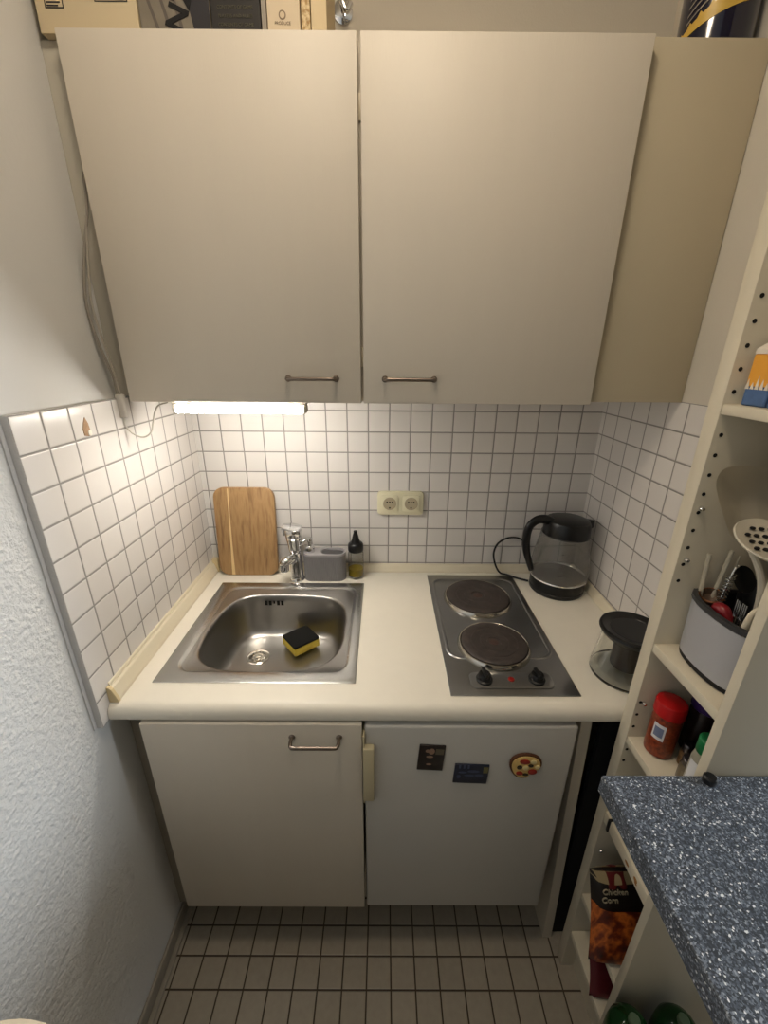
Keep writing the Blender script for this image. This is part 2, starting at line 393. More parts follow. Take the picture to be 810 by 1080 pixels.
# ------------------------------------------------------------------ things on top of the cabinets
def carton(name, label, cat, x0, x1, y0, y1, z0, h, m, bev=.001):
    t = thing(name, label, cat, ((x0+x1)/2, (y0+y1)/2, z0))
    bm = BM(); box(bm, x0, x1, y0, y1, z0, z0+h, bev); obj('body', bm, m, t, False); return t
m_card = mat('cream_card', (200, 184, 152), .7)
t = carton('cardboard_box', 'large cream box with printed symbols on the left end of the wall cabinet', 'box', -.0, .169, -.340, -.09, 2.112, .17, m_card)
bm = BM()
def rect_outline(bm, x0, x1, z0, z1, y, w=.0015):
    for a in ((x0, x1, z0, z0+w), (x0, x1, z1-w, z1), (x0, x0+w, z0, z1), (x1-w, x1, z0, z1)):
        box(bm, a[0], a[1], y-.0005, y, a[2], a[3])
rect_outline(bm, .016, .047, 2.1435, 2.163, -.340)
for k in range(4): box(bm, .019, .038+.004*(k % 2), -.3405, -.340, 2.146+.0042*k, 2.1478+.0042*k)
obj('printed_symbol', bm, m_ink, t, False)
bm = BM(); rect_outline(bm, .100, .155, 2.152, 2.19, -.340); box(bm, .138, .150, -.3405, -.340, 2.1545, 2.1565); obj('printed_frame', bm, m_ink, t, False)
t = carton('board_game_box', 'grey box with slanted black lettering on top of the wall cabinet', 'box', .171, .2895, -.338, -.10, 2.112, .15, mat('pale_grey_card', (120, 112, 98), .6, vary=.25, vscale=60, stretch=(1, 1, .4)))
bm = BM(); prism(bm, [(.262, 2.113), (.2895, 2.113), (.2895, 2.20), (.245, 2.20)], -.3386, -.338, 'y'); obj('black_corner', bm, m_ink, t, False)
bm = BM()
for k in range(3):
    x = .184+.020*k
    prism(bm, [(x+.014, 2.116), (x+.020, 2.116), (x-.008+.004*k, 2.20), (x-.012+.004*k, 2.20)], -.3385, -.338, 'y')
obj('diagonal_stripes', bm, mat('mid_grey_print', (92, 84, 76), .6), t, False)
text('lettering', 'NZI', .046, frame((.243, -.3388, 2.152), (.40, 0, 1), (-1, 0, .40)), m_blackm, t, off=.0012)
t = carton('black_box', 'black box printed with rows of small pale text on the wall cabinet', 'box', .291, .374, -.336, -.12, 2.112, .16, mat('black_card', (30, 26, 22), .6))
for k in range(5): text('text_row', random.choice(['PLAYERS AND RULES', 'CONTENTS OF GAME', 'CARDS AND TOKENS']), .0062, frame((.332, -.3366, 2.127+.011*k), *FRONT), mat('pale_print', (88, 84, 66), .7), t, .0002)
t = carton('grey_booklet', 'thin grey booklet standing between the black box and the white box', 'book', .3755, .384, -.335, -.15, 2.112, .15, mat('grey_paper', (150, 142, 130), .7))
t = carton('white_carton', 'white box with a small crest on top of the wall cabinet', 'box', .386, .441, -.338, -.16, 2.112, .16, mat('white_card', (205, 188, 160), .6))
bm = BM(); lathe(bm, [(.0062, 0), (.0062, .0004)], (.4115, -.338, 2.139), 20, (0, -1, 0)); obj('crest', bm, mat('brown_crest', (130, 112, 92), .7), t)
bm = BM(); lathe(bm, [(.0042, 0), (.0042, .0006)], (.4115, -.338, 2.139), 20, (0, -1, 0)); obj('crest_centre', bm, mat('white_card_b', (200, 182, 152), .6), t)
text('caption', 'PRODUCE', .006, frame((.4115, -.3383, 2.1285), *FRONT), mat('brown_print', (120, 102, 84), .7), t, .0002)
t = carton('speckled_box', 'narrow box with a gold speckled front beside the white crested box', 'box', .4425, .458, -.334, -.16, 2.112, .15, ramp_noise('gold_speckle', [(.35, (150, 112, 52)), (.6, (208, 186, 140))], 160, .5, 4))
t = carton('cream_packet', 'plain cream packet at the right end of the boxes on the wall cabinet', 'packet', .4595, .486, -.334, -.18, 2.112, .14, mat('cream_paper', (205, 186, 150), .7, vary=.06, vscale=30))
# metal bracket on the back wall
t = thing('metal_hook', 'small chrome hook on the back wall above the wall cabinet', 'hook', (.488, .012, 2.340))
bm = BM(); lathe(bm, [(.022, 0), (.022, .004), (.010, .008)], (.488, .012, 2.3415), 24, (0, -1, 0)); obj('base_plate', bm, m_chrome, t)
bm = BM(); tube(bm, [(.488, .004, 2.3415), (.488, -.03, 2.3412), (.490, -.05, 2.340), (.492, -.052, 2.325), (.500, -.05, 2.31), (.510, -.048, 2.324)], .006, 12); obj('hook_arm', bm, m_chrome, t)
# navy jar at the right
t = thing('storage_tin', 'shiny navy tin with a gold label band on the right end above the cabinets', 'tin', (1.20, -.245, 2.119))
jc = (1.192, -.262, 2.119)
m_navy = mat('navy_tin', (12, 14, 40), .12, coat=.5)
bm = BM(); lathe(bm, [(.058, 0), (.0605, .003), (.061, .16), (.056, .165), (0, .165)], jc, 48); obj('body', bm, m_navy, t)
bm = BM(); n = 30; lo = []; hi = []
tt = bmesh.new()
for k in range(n+1):
    a = math.radians(182+k*(296-182)/n); s = k/n; r = .0614
    zl = .024+.034*s; zh = .034+.058*s+(.006 if k % 4 == 0 else 0)
    lo.append(tt.verts.new((jc[0]+r*math.cos(a), jc[1]+r*math.sin(a), jc[2]+zl))); hi.append(tt.verts.new((jc[0]+r*math.cos(a), jc[1]+r*math.sin(a), jc[2]+zh)))
for k in range(n): tt.faces.new([lo[k], lo[k+1], hi[k+1], hi[k]])
merge(bm, tt); obj('gold_band', bm, mat('gold_print', (196, 162, 70), .4), t)
bm = BM(); tt = bmesh.new()
for q in range(5):
    row = []
    for k in range(9):
        a = math.radians(190+k*7.5); s = (a-math.radians(182))/math.radians(114); zz = .040+.070*s+.011*q; row.append((tt.verts.new((jc[0]+.0615*math.cos(a), jc[1]+.0615*math.sin(a), jc[2]+zz)), tt.verts.new((jc[0]+.0615*math.cos(a), jc[1]+.0615*math.sin(a), jc[2]+zz+.0035))))
    for a, b in zip(row, row[1:]): tt.faces.new([a[0], b[0], b[1], a[1]])
merge(bm, tt); obj('fine_print', bm, mat('silver_print', (120, 112, 100), .5), t)
bm = BM(); lathe(bm, [(.056, .165), (.0615, .168), (.0615, .185), (.056, .188), (0, .188)], jc, 48); obj('lid', bm, m_navy, t)

# ------------------------------------------------------------------ worktop
wt = thing('worktop', 'cream worktop with rounded front edge holding the sink and hob', 'worktop', (.62, -.3, .86))
bm = BM()
HX0, HX1, HY0, HY1 = .080, .508, -.522, -.112
YB = -.560
for a in ((0.001, HX0, YB, 0), (HX1, 1.2535, YB, 0), (HX0, HX1, HY1, 0), (HX0, HX1, YB, HY0)): box(bm, a[0], a[1], a[2], a[3], .861, .9)
prof = [(YB, .9)]
for k in range(9):
    a = math.radians(90+k*90/8); prof.append((-.590+.022*math.cos(a)*1.0, .878+.022*math.sin(a)))
for k in range(5):
    a = math.radians(180+k*90/4); prof.append((-.602+.010*math.cos(a), .871+.010*math.sin(a)))
prof += [(-.590, .861), (YB, .861)]
prism(bm, prof, 0.001, 1.2535, 'x')
obj('countertop', bm, m_work, wt, True, 50)
# upstand strips
bm = BM()
pr = [(0, .9005), (.019, .9005), (.0185, .908), (.010, .932), (.006, .936), (0, .936)]
prism(bm, [(x, z) for x, z in pr], -.590, -.0005, 'y')
prism(bm, [(0.0005, .9362), (.004, .9362), (.003, .943), (.0005, .945)], -.588, -.0005, 'y')
obj('left_upstand', bm, m_cream, wt, False)
bm = BM(); prism(bm, [(.0002, .9004), (.0205, .9004), (.020, .908), (.011, .934), (.006, .939), (.0002, .939)], -.598, -.590, 'y', .001); o = obj('end_cap', bm, m_endcap, wt, False); o['label'] = 'yellowed end cap'
bm = BM(); prism(bm, [(-.0005, .9005), (-.019, .9005), (-.0185, .906), (-.010, .922), (-.005, .926), (-.0005, .926)], .019, 1.235, 'x'); obj('rear_upstand', bm, m_cream, wt, False)
bm = BM(); prism(bm, [(1.2535, .9005), (1.237, .9005), (1.2375, .906), (1.245, .922), (1.249, .926), (1.2535, .926)], -.598, -.0005, 'y'); obj('right_upstand', bm, m_cream, wt, False)
bm = BM(); prism(bm, [(.001, -.001), (.026, -.001), (.024, -.026), (.001, -.022)], .9005, .948, 'z', .003); obj('corner_piece', bm, m_endcap, wt, False)

# ------------------------------------------------------------------ sink
sk = thing('kitchen_sink', 'stainless steel inset sink in the left of the worktop', 'sink', (.293, -.318, .9))
BC = (.300, -.325)
outl = [(.124, -.437), (.114, -.379), (.115, -.302), (.13, -.22), (.148, -.185), (.175, -.170), (.246, -.164), (.320, -.166), (.384, -.17), (.429, -.179), (.451, -.195), (.469, -.22), (.475, -.255), (.478, -.327), (.479, -.388), (.465, -.445), (.43, -.481), (.386, -.491), (.328, -.493), (.239, -.493), (.192, -.489), (.16, -.476), (.136, -.456)]
pol = sorted((math.atan2(y-BC[1], x-BC[0]), math.hypot(x-BC[0], y-BC[1])) for x, y in outl)
def r_out(a):
    P = [(p-2*PI, r) for p, r in pol]+pol+[(p+2*PI, r) for p, r in pol]
    for (a0, r0), (a1, r1) in zip(P, P[1:]):
        if a0 <= a <= a1: return r0+(r1-r0)*(a-a0)/(a1-a0)
RO = [r_out(-PI+2*PI*k/360) for k in range(360)]
RS = [sum(RO[(k+j) % 360] for j in range(-7, 8))/15 for k in range(360)]
def r_bas(a): return RS[int(round((a+PI)/(2*PI)*360)) % 360]
def r_rect(a, x0, x1, y0, y1, rc):
    dx, dy = math.cos(a), math.sin(a)
    def inside(t):
        x = BC[0]+dx*t; y = BC[1]+dy*t
        if not (x0 <= x <= x1 and y0 <= y <= y1): return False
        cx = min(max(x, x0+rc), x1-rc); cy = min(max(y, y0+rc), y1-rc)
        return math.hypot(x-cx, y-cy) <= rc+1e-9
    lo, hi = 0, .6
    for _ in range(40):
        m = (lo+hi)/2
        if inside(m): lo = m
        else: hi = m
    return lo
PX = (.061, .526, -.5398, -.0952)
angs = sorted({round(-PI+2*PI*k/120+.001, 5) for k in range(120)} | {round(math.atan2(y-BC[1], x-BC[0]), 5) for x in PX[:2] for y in PX[2:]})
def ring_pts(kind):
    out = []
    for a in angs:
        if kind[0] == 'rect': r = r_rect(a, *kind[1]); z = kind[2]
        else: r = r_bas(a)*kind[1]; z = kind[2]
        out.append((BC[0]+r*math.cos(a), BC[1]+r*math.sin(a), z))
    return out
rings = [('rect', (*PX, 1e-4), .9003), ('rect', (*PX, 1e-4), .9016), ('rect', (.063, .524, -.538, -.097, 1e-4), .902),
         ('rect', (.090, .506, -.508, -.119, .035), .9022), ('rect', (.094, .502, -.504, -.123, .035), .9005), ('rect', (.099, .497, -.5015, -.128, .035), .8975),
         ('b', 1.035, .8972), ('b', 1.01, .8955), ('b', .995, .890), ('b', .98, .870), ('b', .955, .82), ('b', .925, .785), ('b', .87, .768), ('b', .78, .761), ('b', .5, .758), ('b', .2, .757)]
bm = BM(); RV = [[bm.verts.new(p) for p in ring_pts(k)] for k in rings]
for A, B in zip(RV, RV[1:]):
    for k in range(len(angs)):
        k2 = (k+1) % len(angs); bm.faces.new([A[k], A[k2], B[k2], B[k]])
bm.faces.new(RV[-1])
so = obj('basin', bm, [m_basin, m_steel], sk, True, 50)
nA = len(angs)
for i, p in enumerate(so.data.polygons): p.material_index = 1 if i < nA*5 else 0
bm = BM(); DC = (.216, -.283, .7575)
lathe(bm, [(.033, .0), (.034, .0015), (.031, .003), (.026, .0015), (.024, .0018), (.0235, .003), (.016, .0035), (.015, .002), (.010, .0018), (.009, .004), (.0, .005)], DC, 40); dr = obj('drain', bm, m_ring, sk)
bm = BM()
for k in range(12):
    a = 2*PI*k/12; lathe(bm, [(.0018, 0), (.0018, .0006)], (DC[0]+.0195*math.cos(a), DC[1]+.0195*math.sin(a), DC[2]+.0033), 8)
obj('drain_holes', bm, m_dark, dr)
bm = BM()
for k in range(5): box(bm, .219+.0125*k, .2275+.0125*k, -.1758, -.1748, .868, .884, .0003) if k != 2 else box(bm, .2455, .2505, -.1758, -.1748, .874, .884)
obj('overflow_slots', bm, m_dark, sk, False)

# sponge
sp = thing('sponge', 'yellow sponge with black scouring pad lying in the sink', 'sponge', (.338, -.240, .766))
mt = Matrix.Translation((.338, -.240, .769)) @ Matrix.Rotation(math.radians(-50), 4, 'Z')
bm = BM(); box(bm, -.039, .039, -.042, .042, 0, .025, .003, 2, mt); obj('foam', bm, m_sponge, sp)
bm = BM(); box(bm, -.039, .039, -.042, .042, .0252, .034, .0025, 2, mt); obj('scouring_pad', bm, m_scour, sp)

# faucet
fc = thing('faucet', 'chrome single lever mixer tap behind the sink', 'faucet', (.302, -.064, .9))
bm = BM()
lathe(bm, [(.0245, 0), (.025, .004), (.0225, .008), (.021, .02), (.0195, .06), (.0185, .085), (.0175, .100), (0, .101)], (.302, -.068, .9), 32)
obj('body', bm, m_chrome, fc)
bm = BM(); lathe(bm, [(.0165, 0), (.019, .004), (.0205, .02), (.0235, .045), (.0245, .050), (.0245, .053), (.0235, .054), (.0255, .058), (.0265, .078), (.0245, .083), (0, .085)], (.301, -.068, 1.001), 32, (-.03, -.02, 1)); obj('cartridge_housing', bm, m_chrome, fc)
bm = BM(); tube(bm, [(.300, -.070, .978), (.292, -.084, .984), (.280, -.100, .985), (.272, -.108, .978)], [.0165, .016, .0155, .0145], 18, 8); obj('spout', bm, m_chrome, fc)
bm = BM(); lathe(bm, [(.0130, 0), (.0150, .003), (.0155, .020), (.0165, .024), (.0150, .030), (0, .031)], (.2715, -.1085, .953), 24); obj('aerator', bm, m_chrome, fc)
bm = BM(); mt = frame((.290, -.066, 1.087), (1, .0, -.12), (.0, 1, .12))
prism(bm, [(-.026, -.016), (.030, -.024), (.034, .018), (.004, .026), (-.024, .016)], -.003, .004, 'z', .002, mt)
tube(bm, [(.272, -.066, 1.092), (.268, -.070, 1.078), (.270, -.074, 1.062)], [.007, .006, .004], 12, 8, (1, .6)); obj('lever', bm, m_chrome, fc)

# cutting board leaning on the wall
bd = thing('cutting_board', 'wooden cutting board with rounded corners leaning on the back tiles', 'cutting board', (.134, -.035, .9))
TH = math.atan2(.032, .30)
mt = Matrix.Translation((.134, -.046, .9012)) @ Matrix.Rotation(-TH, 4, 'X')
bm = BM(); prism(bm, rrect(0, .1515, .198, .303, .034, 8), 0, .017, 'y', .003, mt); obj('board', bm, m_wood, bd)
bm = BM()
pts = [(-.052, .002), (-.046, .002), (-.046, .30), (-.054, .30), (-.0475, .17)]
prism(bm, [(-.058, .003), (-.047, .003), (-.0485, .10), (-.049, .2), (-.047, .3), (-.051, .3), (-.053, .2), (-.055, .10)], -.0004, .0, 'y', 0, mt)
obj('pale_sapwood_streak', bm, m_woodlt, bd, False)

# caddy with soap pump
cd_ = thing('sink_caddy', 'grey ribbed sink caddy with built-in soap pump beside the tap', 'caddy', (.394, -.055, .9))
def stadium(cx, cy, w, h, n=14, rib=0):
    P = rrect(cx, cy, w, h, h/2*.98, n); return P
def ribbed(cx, cy, w, h, nrib, amp):
    base = rrect(cx, cy, w, h, h/2*.98, 14); out = []
    # resample evenly
    L = [0]
    for a, b in zip(base, base[1:]+base[:1]): L.append(L[-1]+math.hypot(b[0]-a[0], b[1]-a[1]))
    tot = L[-1]; N = nrib*4
    for i in range(N):
        s = tot*i/N
        k = max(j for j in range(len(base)) if L[j] <= s); a = base[k]; b = base[(k+1) % len(base)]; f = (s-L[k])/max(1e-9, L[k+1]-L[k])
        x = a[0]+(b[0]-a[0])*f; y = a[1]+(b[1]-a[1])*f; d = (b[0]-a[0], b[1]-a[1]); q = math.hypot(*d) or 1
        o = amp*(1 if (i % 4) in (0, 1) else 0); out.append((x+d[1]/q*o, y-d[0]/q*o))
    return out
bm = BM(); CX, CY = .3945, -.0545
prism(bm, ribbed(CX, CY, .137, .055, 60, .0014), .9005, .9905, 'z')
obj('body', bm, m_grey, cd_, False)
bm = BM()   # rim with the opening on the right
outer = rrect(CX, CY, .1395, .0575, .028, 10); inner = rrect(CX+.0265, CY, .076, .044, .0205, 10)
tt = bmesh.new(); A = [tt.verts.new((x, y, .9905)) for x, y in outer]; B = [tt.verts.new((x, y, .998)) for x, y in outer]; Cc = [tt.verts.new((x, y, .998)) for x, y in inner]; Dd = [tt.verts.new((x, y, .9907)) for x, y in inner]
n = len(A)
for k in range(n):
    k2 = (k+1) % n
    tt.faces.new([A[k], A[k2], B[k2], B[k]]); tt.faces.new([B[k], B[k2], Cc[k2], Cc[k]]); tt.faces.new([Cc[k], Cc[k2], Dd[k2], Dd[k]])
merge(bm, tt); obj('rim', bm, mat('grey_caddy_rim', (160, 156, 157), .6), cd_, True, 30)
bm = BM(); prism(bm, inner, .9906, .9912, 'z'); obj('sponge_well', bm, m_greydk, cd_, False)
bm = BM(); PCX = .347
lathe(bm, [(.0165, 0), (.0165, .016), (.013, .019), (.006, .020), (.006, .034), (.0085, .036), (.0085, .044), (.006, .048), (0, .049)], (PCX, CY, .998), 24)
tube(bm, [(PCX, CY, 1.042), (PCX-.010, CY-.008, 1.0435), (PCX-.020, CY-.016, 1.038), (PCX-.023, CY-.019, 1.030)], [.006, .005, .004, .0035], 12)
obj('soap_pump', bm, m_chrome, cd_)

# oil bottle
ob = thing('oil_bottle', 'clear squeeze bottle of yellow oil with black pointed cap', 'bottle', (.497, -.045, .9))
oc = (.497, -.047, .9)
bm = BM(); lathe(bm, [(.020, .001), (.0255, .004), (.026, .010), (.026, .088), (.022, .098), (.0215, .104), (.0205, .104), (.021, .097), (.0248, .087), (.0248, .010), (.018, .004), (0, .004)], oc, 32, caps=False); obj('bottle_body', bm, m_plasticclear, ob)
bm = BM(); lathe(bm, [(.018, .005), (.0244, .010), (.0244, .034), (0, .034)], oc, 32); obj('oil', bm, m_oil, ob)
bm = BM(); lathe(bm, [(.0245, .098), (.0255, .100), (.0255, .120), (.022, .126), (.016, .129), (.0125, .138), (.0085, .155), (.0060, .162), (.0065, .168), (0, .169)], oc, 32); obj('cap', bm, m_black, ob)

# ------------------------------------------------------------------ sockets
sk2 = thing('wall_socket', 'cream double power socket on the back tiles', 'socket', (.643, 0, 1.151))
m_sock = mat('aged_ivory_plastic', (222, 216, 186), .35)
bm = BM(); prism(bm, rrect(.6435, 1.1515, .151, .081, .012, 6), -.012, .0, 'y', .003); obj('frame', bm, m_sock, sk2)
for cx in (.6085, .6785):
    bm = BM(); prism(bm, rrect(cx, 1.1515, .056, .056, .006, 4), -.0155, -.012, 'y', .0012)
    ins = obj('socket_insert', bm, m_sock, sk2)
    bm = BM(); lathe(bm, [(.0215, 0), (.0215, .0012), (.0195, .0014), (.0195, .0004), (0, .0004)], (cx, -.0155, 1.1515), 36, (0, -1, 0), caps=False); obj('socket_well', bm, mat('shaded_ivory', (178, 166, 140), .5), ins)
    bm = BM()
    for dx, dz in ((-.0085, .005), (.0085, .005), (0, .005), (0, -.014)): lathe(bm, [(.0028, 0), (.0028, .0006)], (cx+dx, -.0158, 1.1515+dz), 12, (0, -1, 0))
    obj('contact_holes', bm, m_dark, ins)

# ------------------------------------------------------------------ hob
hb = thing('electric_hob', 'stainless steel two-plate electric hob set in the worktop', 'hob', (.883, -.308, .9))
X0, X1, Y0, Y1 = .7388, 1.0272, -.5757, -.0401
bm = BM(); box(bm, X0, X1, Y0, Y1, .9003, .9035, .001, 2)
# pressed rim and control field
def ringface(bm, P, Q, zp, zq):
    A = [bm.verts.new((x, y, zp)) for x, y in P]; B = [bm.verts.new((x, y, zq)) for x, y in Q]
    for k in range(len(P)): bm.faces.new([A[k], A[(k+1) % len(P)], B[(k+1) % len(P)], B[k]])
def rr2(d, r): return rrect((X0+X1)/2, -.262, X1-X0-2*d, .415-2*d, r, 8)
ringface(bm, rr2(.010, .035), rr2(.0125, .034), .9037, .9058); ringface(bm, rr2(.0125, .034), rr2(.0165, .032), .9058, .9058); ringface(bm, rr2(.0165, .032), rr2(.019, .030), .9058, .9037)
obj('hob_plate', bm, m_hob, hb, True, 30)
bm = BM(); prism(bm, rrect(.884, -.532, .190, .050, .014, 6), .9035, .9065, 'z', .002); obj('control_panel', bm, m_hob, hb)
for c, r in (((.879, -.188), .097), ((.874, -.410), .087)):
    bm = BM(); lathe(bm, [(r+.006, 0), (r+.006, .002), (r+.001, .0105), (r-.001, .011), (r-.004, .0085), (0, .0085)], (c[0], c[1], .9036), 64)
    rg = obj('plate_ring', bm, m_ring, hb)
    bm = BM(); R = r-.004
    lathe(bm, [(R, .0086), (R, .0125), (R-.003, .0145), (R*.72, .0145), (R*.715, .0138), (R*.70, .0138), (R*.695, .0145), (R*.45, .0145), (R*.445, .0138), (R*.43, .0138), (R*.425, .0145), (R*.22, .0145), (R*.21, .0125), (0, .0125)], (c[0], c[1], .9036), 64)
    hp = obj('cooking_plate', bm, m_plate, hb)
    bm = BM(); lathe(bm, [(R*.14, .0126), (R*.13, .0131), (0, .0132)], (c[0], c[1], .9036), 24); obj('plate_centre', bm, mat('rusty_centre', (70, 50, 44), .6), hp)
for x in (.822, .943):
    bm = BM(); lathe(bm, [(.019, 0), (.019, .004), (.015, .006), (.0145, .016), (.013, .018), (0, .018)], (x, -.532, .9066), 24)
    box(bm, x-.0045, x+.0045, -.532-.015, -.532+.015, .920, .9305, .002, 2, Matrix.Translation((x, -.532, 0)) @ Matrix.Rotation(.12, 4, 'Z') @ Matrix.Translation((-x, .532, 0)))
    obj('knob', bm, m_black, hb)
bm = BM(); lathe(bm, [(.0075, 0), (.0075, .0015), (.005, .003), (0, .0033)], (.8845, -.531, .9066), 20); obj('pilot_light', bm, m_red, hb)

# ------------------------------------------------------------------ kettle
kt = thing('kettle', 'glass electric kettle with black base, handle and lid', 'kettle', (1.150, -.113, .9))
kc = (1.150, -.113, .9)
bm = BM(); lathe(bm, [(.080, .0005), (.083, .004), (.083, .012), (.080, .0145), (.080, .0165), (.083, .018), (.0835, .044), (.082, .047), (0, .047)], kc, 56); obj('base', bm, m_black, kt)
bm = BM()
po = [(.0825, .0475), (.0855, .054), (.0875, .066), (.0875, .085), (.0840, .115), (.0770, .155), (.0690, .196)]
lathe(bm, po+[(r-.002, z) for r, z in reversed(po[:-1])], kc, 56, caps=False)
bmesh.ops.remove_doubles(bm, verts=bm.verts[:], dist=1e-6); obj('glass_body', bm, m_kglass, kt)
bm = BM(); lathe(bm, [(.0845, .047), (.0862, .050), (.0845, .053)], kc, 56, caps=False); obj('metal_band', bm, m_chrome, kt)
bm = BM(); lathe(bm, [(.079, .0478), (.079, .0492), (0, .0492)], kc, 40); obj('heating_plate', bm, mat('dull_heating_plate', (120, 116, 110), .5, .6), kt)
LC = (1.153, -.113, .9)
bm = BM(); lathe(bm, [(.0690, .192), (.0695, .196), (.0665, .228), (.062, .238), (.048, .243), (0, .244)], LC, 56)
prism(bm, [(1.205, -.132), (1.228, -.121), (1.236, -.113), (1.228, -.105), (1.205, -.094)], 1.112, 1.138, 'z', .003)
obj('lid', bm, m_black, kt)
bm = BM(); tube(bm, [(1.105, -.116, 1.130), (1.082, -.119, 1.141), (1.055, -.122, 1.140), (1.034, -.124, 1.120), (1.028, -.125, 1.085), (1.034, -.123, 1.040), (1.048, -.119, 1.000), (1.061, -.117, .968)], [.013, .013, .0125, .012, .0115, .0105, .009, .008], 14, 8, (.85, 1.1)); obj('handle', bm, m_black, kt)
for k in range(4):
    bm = BM(); box(bm, -.004, .004 if k % 2 else .009, -.0003, .0003, -.0006, .0006, 0, 2, Matrix.Translation((1.118, -.1935+.0003*k, .985+.024*k)) @ Matrix.Rotation(.0, 4, 'Z')); 
    if k < 3: bmesh.ops.translate(bm, verts=bm.verts[:], vec=(0, .0035*k, 0))
    obj('level_mark', bm, m_ink, kt, False)
bm = BM(); tube(bm, [(1.100, -.050, .906), (1.090, -.036, .925), (1.072, -.014, 1.000), (1.050, -.011, 1.028), (1.010, -.011, 1.030), (.978, -.012, 1.010), (.966, -.014, .975), (.972, -.024, .938), (.988, -.034, .911), (1.010, -.043, .9075), (1.040, -.060, .9045), (1.072, -.080, .9055)], .0032, 10)
obj('mains_cord', bm, m_black, kt)

# ------------------------------------------------------------------ glass jug with black lid
jg = thing('glass_jug', 'clear glass jug with wide base and round black lid beside the bookcase', 'jug', (1.160, -.500, .9))
gc = (1.160, -.500, .9)
po = [(.066, .0008), (.0735, .003), (.0745, .010), (.073, .022), (.067, .055), (.0635, .085), (.0625, .112)]
bm = BM(); lathe(bm, [(0, .0008)]+po+[(r-.0022, z) for r, z in reversed(po[2:])]+[(.066, .006), (0, .006)], gc, 56, caps=False); obj('glass_body', bm, m_glass, jg)
bm = BM(); lathe(bm, [(.062, .108), (.066, .112), (.070, .118), (.0715, .121), (.070, .126), (.066, .128), (.050, .1235), (.048, .1215), (0, .1215)], gc, 56); obj('lid', bm, m_black, jg)
bm = BM(); lathe(bm, [(.0335, .110), (.0325, .028), (.031, .024), (0, .024)], gc, 40, caps=False); obj('filter_basket', bm, mat('dark_smoked_mesh', (62, 52, 46), .35), jg)

# ------------------------------------------------------------------ base units
sc = thing('sink_cabinet', 'white single-door base cabinet below the sink', 'cabinet', (.31, -.33, .0))
bm = BM()
box(bm, .062, .078, -.590, -.03, .2, .8605); box(bm, .526, .541, -.590, -.03, .2, .8605); box(bm, .078, .526, -.590, -.03, .2, .216)
obj('carcase', bm, m_whitedk, sc)
bm = BM(); box(bm, .064, .5435, -.616, -.592, .204, .8585, .0018, 2); d = obj('door', bm, m_white, sc)
bar_handle(d, .391, .494, -.616, .824, .028)
bm = BM(); box(bm, .03, .541, -.49, -.475, .0, .2); obj('plinth', bm, m_whitedk, sc)
o = BM(); box(o, -.0142, .0615, -.540, -.524, .07, .8605, .001)
tag(obj('narrow_board', o, mat('grey_filler', (160, 154, 142), .6)), 'narrow grey filler strip between the left wall and the sink cabinet', 'panel')
fr = thing('fridge', 'small white built-under fridge with magnets on its door', 'fridge', (.78, -.33, 0))
bm = BM(); box(bm, .553, 1.010, -.552, -.04, .205, .845, .004); box(bm, .560, 1.003, -.47, -.04, .02, .205, .002); obj('cabinet_body', bm, m_fridge, fr)
bm = BM(); box(bm, .549, 1.016, -.613, -.556, .203, .852, .006, 3); d = obj('door', bm, m_fridge, fr)
bm = BM(); box(bm, .5455, .5495, -.625, -.575, .628, .835, .001); box(bm, .5455, .570, -.630, -.6135, .640, .803, .003, 2); o = obj('handle', bm, mat('ivory_handle', (196, 184, 150), .45), d); o['label'] = 'ivory plastic handle'
bm = BM(); box(bm, .556, 1.004, -.5565, -.552, .21, .845); obj('door_seal', bm, m_blackm, fr)
for x in (.58, .985):
    for y in (-.44, -.07):
        bm = BM(); lathe(bm, [(.016, 0), (.018, .021)], (x, y, 0), 16); obj('foot', bm, m_black, fr)
bm = BM(); box(bm, .556, 1.008, -.480, -.465, .0, .022)
# leaning end panel right of the fridge
bm = BM()
tt = bmesh.new(); Q = [(1.036, .0+0), (1.060, 0)]
V = {}
for yi, y in enumerate((-.588, -.05)):
    V[yi] = [tt.verts.new((1.066, y, .0)), tt.verts.new((1.090, y, .0)), tt.verts.new((1.056, y, .8605)), tt.verts.new((1.032, y, .8605))]
tt.faces.new(V[0]); tt.faces.new(V[1])
for k in range(4): tt.faces.new([V[0][k], V[0][(k+1) % 4], V[1][(k+1) % 4], V[1][k]])
merge(bm, tt)
tag(obj('end_panel', bm, m_whitedk, None, False), 'pale upright end panel between the fridge and the dark gap', 'panel')

bm = BM(); box(bm, 1.0925, 1.252, -.575, -.560, .0, .859, .001)  # added black sheet, paints the shade of the gap beside the end panel
tag(obj('gap_shade_board', bm, m_dark), 'added black board standing in for the shade in the gap between the pale end panel and the bookcase', 'board')

